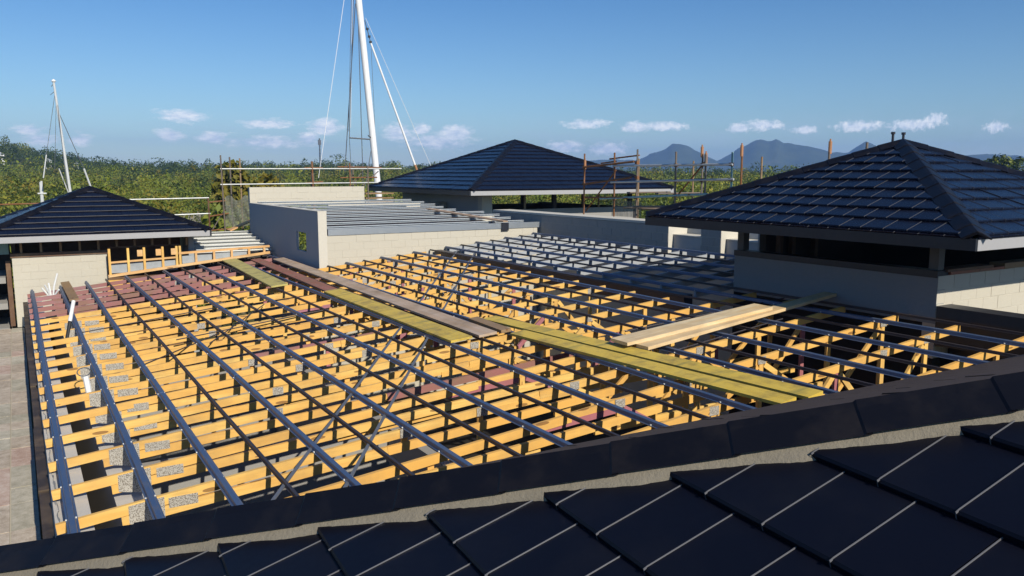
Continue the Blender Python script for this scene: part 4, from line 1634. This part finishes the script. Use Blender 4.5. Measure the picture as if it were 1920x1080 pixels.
b.box(kx0, kx0 + 0.1, ky0 + 0.2, ky0 + 1.2, -6.2, -1.76)
b.build('inner_wall', 'dark_room', t)
b = MB()
b.box(4.25, 4.4, ky0 + 0.15, ky0 + 4.8, -6.2, -1.76)
b.build('far_wall', 'cladding', t)
b = MB()
b.box(2.10, 3.98, ky0 + 0.02, ky0 + 0.1, -2.06, -2.02)
b.build('head_rail', 'brown_timber', t)

# timber stud frame at the far edge of the open roof
t = thing('stud_frame', 'pale timber stud frame along the edge of the pink trusses', 'frame', (4, 24.6, -2.8))
def bl(x):
    return -2.79 + (x - 2.04) * (0.44 / 4.42)
b = MB()
b.beam((2.04, 24.6, bl(2.04)), (6.46, 24.6, bl(6.46)), 0.09, 0.07)
b.build('bottom_plate', 'pale_pine', t)
b = MB()
b.beam((3.88, 24.62, -2.25), (6.46, 24.62, -2.16), 0.09, 0.06)
b.build('top_plate', 'pale_pine', t)
b = MB()
b.beam((2.1, 24.62, -2.42), (3.83, 24.62, -2.36), 0.06, 0.05)
b.build('noggin', 'pale_pine', t)
for i, x in enumerate((2.10, 2.57, 2.98, 3.46, 3.83, 3.92, 4.35, 4.85, 5.35, 5.85, 6.3)):
    zt = -2.04 if x < 3.95 else -2.25 + (x - 3.88) * 0.035 - 0.02
    b = MB()
    b.box(x - 0.03, x + 0.03, 24.58, 24.665, bl(x) + 0.03, zt)
    b.build('stud', 'pine_z' if x < 3.95 else 'pale_pine', t)
for i, (x0, x1, z0, z1) in enumerate(((2.13, 3.84, -2.72, -2.44), (3.98, 4.8, -2.56, -2.33), (4.9, 5.8, -2.5, -2.3))):
    b = MB()
    b.box(x0, x1, 24.67, 24.69, z0, z1)
    b.build('sheet', 'cladding', t)
for x0 in (2.8, 3.28, 3.68):
    b = MB()
    b.box(x0, x0 + 0.14, 24.575, 24.60, -2.28, -2.1)
    b.build('packer', 'pale_pine', t)
b = MB()
b.box(2.0, 6.46, 24.56, 24.575, -3.4, -2.90)
b.build('end_board', 'pine_x', t)

t = thing('purlin_roof', 'low roof of white steel purlins between the small house and grey wall', 'roof frame', (5.2, 26, -2.3))
for k in range(6):
    y = 24.95 + 0.52 * k
    z = -2.30 + 0.065 * k
    mb = MB()
    mb.sweep((4.42 + 0.0 * k, y, z), (6.60, y, z), CH)
    mb.build('purlin', 'white_steel', t)
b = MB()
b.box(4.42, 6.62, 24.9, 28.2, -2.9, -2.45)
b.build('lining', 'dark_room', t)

# balcony beside the small house
t = thing('balcony', 'stacked concrete balcony slabs with a timber post left of the block house', 'balcony', (-1.2, 25.6, -5))
t['label'] = 'stacked concrete balcony slabs with a rough timber post beside the block house'
for z in (-2.75, -3.45, -4.12):
    b = MB()
    b.box(-4.0, -0.36, 25.4, 27.5, z - 0.16, z)
    b.build('slab', 'concrete', t)
b = MB()
b.box(-4.0, -0.22, 27.4, 27.5, -6.0, -1.7)
b.build('back_wall', 'dark_room', t)
b = MB()
b.box(-0.33, -0.22, 25.25, 25.36, -4.06, -2.3)
b.build('post', 'brown_timber', t)
b = MB()
b.box(-1.4, -0.24, 25.6, 25.64, -2.15, -1.86)
b.build('tarpaulin', 'teal', t)

# ------------------------------------------------------------------ scaffolds
t = thing('scaffold', 'rusty tube scaffold with orange sleeves standing behind the long block wall', 'scaffold', (14.6, 15, -7))
for i, (y, top_, bot, mt) in enumerate(((19.70, 0.59, -6, 'rust'), (18.27, 0.59, -6, 'rust'), (17.30, 0.66, -6, 'tube'), (15.76, 0.56, -6, 'tube'), (14.86, 0.50, -6, 'tube'), (14.70, 0.47, -6, 'tube'), (13.87, 0.51, -6, 'teal'), (13.57, 0.48, -6, 'rust'), (11.15, 0.45, -6, 'tube'), (10.28, 0.62, -6, 'tube'))):
    b = MB()
    b.tube((14.6 + random.uniform(-.05, .05), y, bot), (14.6 + random.uniform(-.03, .03), y, top_), 0.025, 8)
    b.build('standard', mt, t)
for y, top_ in ((14.86, 0.66), (14.72, 0.50), (13.57, 0.66), (11.15, 0.67), (19.70, 0.40)):
    b = MB()
    b.tube((14.6, y, top_ - 0.26), (14.6, y, top_), 0.036, 8)
    b.tube((14.6, y, top_), (14.6, y, top_ + 0.05), 0.018, 8)
    b.build('sleeve', 'orange', t)
for (y0, z0, y1, z1, mt) in ((19.75, 0.19, 17.4, 0.33, 'rust'), (18.3, 0.22, 13.80, 0.22, 'tube_pale'), (19.7, -0.31, 17.5, -0.10, 'rust'), (18.4, -0.24, 13.75, -0.13, 'tube_pale'), (18.9, -0.72, 14.6, -0.50, 'teal'), (19.6, -0.70, 17.6, -0.66, 'rust'), (17.4, -0.90, 14.5, -0.80, 'tube')):
    b = MB()
    b.tube((14.56, y0, z0), (14.56, y1, z1), 0.029, 8)
    b.build('ledger', mt, t)
for (y, z) in ((19.7, 0.2), (18.27, 0.22), (17.3, 0.3), (15.76, 0.22), (14.8, 0.22), (19.7, -0.3), (18.27, -0.22), (17.3, -0.1), (15.76, -0.18), (14.8, -0.15), (18.27, -0.7), (17.3, -0.65), (15.76, -0.55), (13.87, 0.22), (13.87, -0.14)):
    b = MB()
    b.box(14.54, 14.63, y - 0.04, y + 0.04, z - 0.04, z + 0.04)
    b.build('coupler', 'rust', t)
for (y, top_) in ((18.9, 0.45), (16.6, 0.35), (14.2, 0.42)):
    b = MB()
    b.tube((16.0, y, -6), (16.0, y, top_), 0.025, 8)
    b.build('standard', 'form_timber', t)
for (y0, z0, y1, z1) in ((19.7, -1.1, 18.3, 0.1), (15.8, -0.6, 14.8, 0.3), (18.3, 0.35, 19.0, 0.30), (17.3, 0.50, 18.6, 0.42)):
    b = MB()
    b.tube((14.66, y0, z0), (14.66, y1, z1), 0.022, 7)
    b.build('diagonal', 'rust', t)
for y in (17.6, 16.4, 15.2):
    b = MB()
    b.tube((14.5, y, -0.52), (16.1, y, -0.52), 0.022, 7)
    b.build('transom', 'tube', t)
b = MB()
b.add([(14.68, 17.2, -1.2), (14.68, 18.5, -1.2), (14.70, 18.5, -0.74), (14.70, 17.2, -0.76), (14.69, 17.85, -0.75), (14.71, 17.85, -1.2)], [(0, 5, 4, 3), (5, 1, 2, 4)])
b.build('mesh_guard', 'net', t)
b = MB()
b.box(14.7, 15.6, 14.0, 18.0, -0.98, -0.94)
b.build('deck_board', 'form_timber', t)

t = thing('rail_scaffold', 'tube scaffold with long pale guard rails behind the block annex', 'scaffold', (9, 30, -7))
for (x, y, xt, top_, mt) in ((6.42, 30.0, 6.30, 0.65, 'tube'), (5.86, 30.0, 5.81, -0.84, 'brown_timber'), (6.76, 30.6, 6.74, 0.60, 'tube'), (7.02, 30.2, 7.0, 0.55, 'form_timber'), (9.70, 30.0, 9.58, 0.46, 'rust'), (9.40, 30.2, 9.62, 0.46, 'tube'), (9.95, 30.2, 9.66, 0.46, 'tube'), (11.05, 30.0, 11.05, 0.40, 'rust'), (11.4, 30.6, 11.4, 0.2, 'tube'), (11.75, 30.0, 11.78, 0.3, 'tube')):
    b = MB()
    b.tube((x, y, GZ), (xt, y, top_), 0.028, 8)
    b.build('standard', mt, t)
for (x0, z0, x1, z1, y, mt) in ((6.27, 0.17, 13.2, 0.20, 30.0, 'tube_pale'), (6.25, -0.38, 12.2, -0.34, 30.0, 'tube_pale'), (2.2, -0.87, 5.84, -0.84, 30.0, 'tube_pale'), (4.6, -1.41, 5.86, -1.39, 30.0, 'tube_pale'), (-2.5, -0.98, 1.3, -0.93, 30.0, 'rust'), (10.6, 0.26, 12.4, 0.24, 30.1, 'rust'), (10.7, -0.15, 12.2, -0.14, 30.1, 'rust'), (9.3, 0.22, 10.0, 0.22, 30.05, 'rust'), (9.3, -0.35, 10.0, -0.3, 30.05, 'rust'), (5.8, -1.0, 6.4, -0.95, 30.05, 'rust'), (5.8, -1.5, 6.5, -1.4, 30.05, 'rust'), (5.8, -2.0, 6.5, -1.95, 30.05, 'rust'), (-1.9, -2.0, 1.0, -1.95, 30.05, 'rust')):
    b = MB()
    b.tube((x0, y, z0), (x1, y, z1), 0.024, 8)
    b.build('ledger', mt, t)
for (x0, z0, x1, z1) in ((10.7, -1.2, 11.7, 0.2), (11.0, 0.3, 11.7, -1.1), (5.8, -2.2, 6.45, -1.2), (11.1, -0.9, 12.3, 0.1)):
    b = MB()
    b.tube((x0, 30.2, z0), (x1, 30.2, z1), 0.02, 6)
    b.build('diagonal', 'tube', t)
for z0 in (-0.98, -0.80, -1.12):
    b = MB()
    b.box(10.9, 13.0, 30.3, 31.2, z0, z0 + 0.05)
    b.build('deck_board', 'form_timber', t)
net = MB()
nx, nz = 12, 10
for i in range(nx + 1):
    for j in range(nz + 1):
        net.v.append((6.40 + i * 0.9 / nx, 30.12 + 0.05 * math.sin(i * 1.3 + j * 0.7), -1.88 + j * (1.02 + 0.1 * math.sin(i * 0.8)) / nz))
net.f = [(i * (nz + 1) + j, (i + 1) * (nz + 1) + j, (i + 1) * (nz + 1) + j + 1, i * (nz + 1) + j + 1) for i in range(nx) for j in range(nz)]
tag(net.build('debris_net', 'net'), 'grey green debris net hanging on the scaffold beside the grey wall', 'net')
mb = MB()
mb.beam((6.35, 29.5, -1.98), (7.6, 29.5, -1.45), 0.5, 0.04)
tag(mb.build('tilted_board', 'pale_pine'), 'tilted pale board under the debris net', 'board')
mb = MB()
mb.beam((6.5, 29.0, -2.2), (7.6, 29.0, -1.75), 0.4, 0.12)
tag(mb.build('dark_sheet', 'dark_gutter'), 'dark folded sheet below the tilted pale board', 'sheet')

# ------------------------------------------------------------------ yacht masts
def mast_line(a, b, t):
    a, b = Vector(a), Vector(b)
    return a + (b - a) * t


t = thing('yacht_mast', 'tall white sailing yacht mast leaning behind the annex, with furled sail', 'mast', (15.9, 38, GZ))
foot, m_mid = V(16.06, 38, GZ), V(14.66, 38, 8.32)
topm = foot + (m_mid - foot) * 1.45
b = MB()
b.tube(foot, m_mid, 0.165, 14, 0.155)
b.tube(m_mid, topm, 0.155, 14, 0.11)
b.build('mast_pole', 'white', t)
b = MB()
b.tube((15.24, 38, 6.25), (17.46, 38, 0.45), 0.045, 9, 0.052)
b.build('furled_sail', 'white', t)
b = MB()
b.tube((17.46, 38, 0.45), (17.62, 38, 0.05), 0.06, 8)
b.build('furler', 'orange', t)
b = MB()
b.tube((17.62, 38, 0.05), (17.95, 38, -1.6), 0.03, 6)
b.build('stay', 'mast_grey', t)
b = MB()
b.tube((14.95, 38, 7.3), (15.24, 38, 6.25), 0.02, 6)
b.build('stay', 'wire', t)
for z in (6.9, 6.55, 6.3):
    b = MB()
    b.box(15.0 + (7.0 - z) * 0.25, 15.1 + (7.0 - z) * 0.25, 37.95, 38.05, z - 0.05, z + 0.05)
    b.build('block', 'black', t)
b = MB()
b.tube((14.05, 38, 1.72), (15.3, 38, 1.66), 0.035, 7)
b.tube((14.95, 37.9, 1.85), (15.32, 38, 1.62), 0.035, 7)
b.build('spreader', 'wire', t)
for a, c, mt, r_ in (((14.2, 38, 9.5), (12.1, 37.0, -0.2), 'white', 0.012), ((14.35, 38, 9.0), (13.85, 37.6, 2.0), 'wire', 0.013), ((14.5, 38, 8.0), (13.6, 37.6, 0.1), 'wire', 0.022), ((14.42, 38, 8.3), (14.02, 38, 1.7), 'wire', 0.018), ((14.02, 38, 1.7), (14.1, 38, -1.0), 'wire', 0.014),
                    ((14.62, 38, 8.0), (14.66, 38, -0.8), 'wire', 0.02), ((15.2, 38, 1.5), (14.75, 38, -0.7), 'wire', 0.018), ((15.0, 38, 7.4), (18.6, 38.5, 0.4), 'white', 0.010), ((15.25, 38, 6.0), (15.35, 38, 2.0), 'wire', 0.010), ((14.4, 38, 9.2), (14.1, 38, 2.2), 'white', 0.010)):
    b = MB()
    b.tube(a, c, r_, 5)
    b.build('rigging_wire', mt, t)
b = MB()
hull = [(-1.0, -5.5), (1.0, -5.5), (1.6, -2), (1.6, 2), (0.0, 6.5), (-1.6, 2), (-1.6, -2)]
b.prism([(16.0 + p[0], 40.0 + p[1], -6.8) for p in hull], (0, 0, 2.4))
b.build('hull', 'white', t)

t = thing('small_yacht_mast', 'slim grey white mast with a ball top behind the small tiled roof', 'mast', (2.6, 45, GZ))
mt_, mf = V(1.99, 45, 4.30), V(2.34, 45, -0.93)
fo = mf + (mf - mt_) * ((GZ - mf.z) / (mf.z - mt_.z))
fo = mt_ + (mf - mt_) * ((GZ - mt_.z) / (mf.z - mt_.z))
b = MB()
b.tube(fo, mt_, 0.085, 10, 0.05)
b.build('mast_pole', 'mast_grey', t)
b = MB()
for k in range(6):
    z0, z1 = 4.27 + 0.03 * k, 4.30 + 0.03 * k
    r0 = 0.10 * math.sin(math.pi * (k + 0.15) / 6.3)
    r1 = 0.10 * math.sin(math.pi * (k + 1.15) / 6.3)
    b.tube((1.99, 45, z0), (1.99, 45, z1), max(r0, .02), 10, max(r1, .02))
b.build('radome', 'white', t)
for a, c, mt, r_ in (((2.12, 45, 2.85), (3.0, 45, 0.25), 'wire', 0.016), ((3.0, 45, 0.25), (3.27, 45, -0.75), 'mast_grey', 0.04), ((2.03, 45, 3.9), (1.45, 45, 0.9), 'wire', 0.012), ((1.45, 45, 0.9), (1.25, 45, -0.2), 'mast_grey', 0.03), ((2.08, 45, 3.4), (2.16, 44, -0.6), 'wire', 0.012), ((2.05, 45, 3.6), (1.75, 45, 0.2), 'wire', 0.010), ((1.93, 45, 0.25), (2.25, 45, -0.9), 'mast_grey', 0.022)):
    b = MB()
    b.tube(a, c, r_, 5)
    b.build('rigging_wire', mt, t)
b = MB()
b.tube((1.88, 45, 4.1), (1.99, 45, 4.25), 0.015, 5)
b.tube((1.80, 45, 3.7), (2.02, 45, 3.9), 0.012, 5)
b.build('spreader', 'wire', t)
b = MB()
b.prism([(2.9 + p[0] * 0.8, 46.5 + p[1] * 0.7, -6.9) for p in hull], (0, 0, 1.9))
b.build('hull', 'white', t)
t = thing('bare_mast', 'short weathered mast among the mangroves, left of the ball topped one', 'mast', (1.2, 46, GZ))
t['label'] = 'short weathered bare mast among the mangroves beside the ball topped one'
b = MB()
b.tube((1.15, 46, GZ), (1.18, 46, -0.35), 0.06, 8, 0.05)
b.tube((1.15, 46, -2.4), (1.15, 46, -0.4), 0.09, 8, 0.07)
b.build('mast_pole', 'mast_grey', t)
b = MB()
b.box(0.98, 1.36, 45.9, 46.1, -0.98, -0.92)
b.build('crosstree', 'mast_grey', t)

# ------------------------------------------------------------------ the air
hz = MB()
hz.box(-3950, 3950, -3950, 3950, -11.0, 150.0)
hm = bpy.data.materials.new('haze')
hm.use_nodes = True
hn = NT(hm.node_tree)
hn.n.clear()
ho = hn.new('ShaderNodeOutputMaterial')
hv = hn.new('ShaderNodeVolumePrincipled')
hv.inputs['Color'].default_value = (0.26, 0.50, 1.0, 1)
hv.inputs['Density'].default_value = HAZE_DENSITY
hv.inputs['Anisotropy'].default_value = 0.0
hn.l.new(hv.outputs[0], ho.inputs['Volume'])
MAT['haze'] = hm
stuff(hz.build('haze', 'haze'))
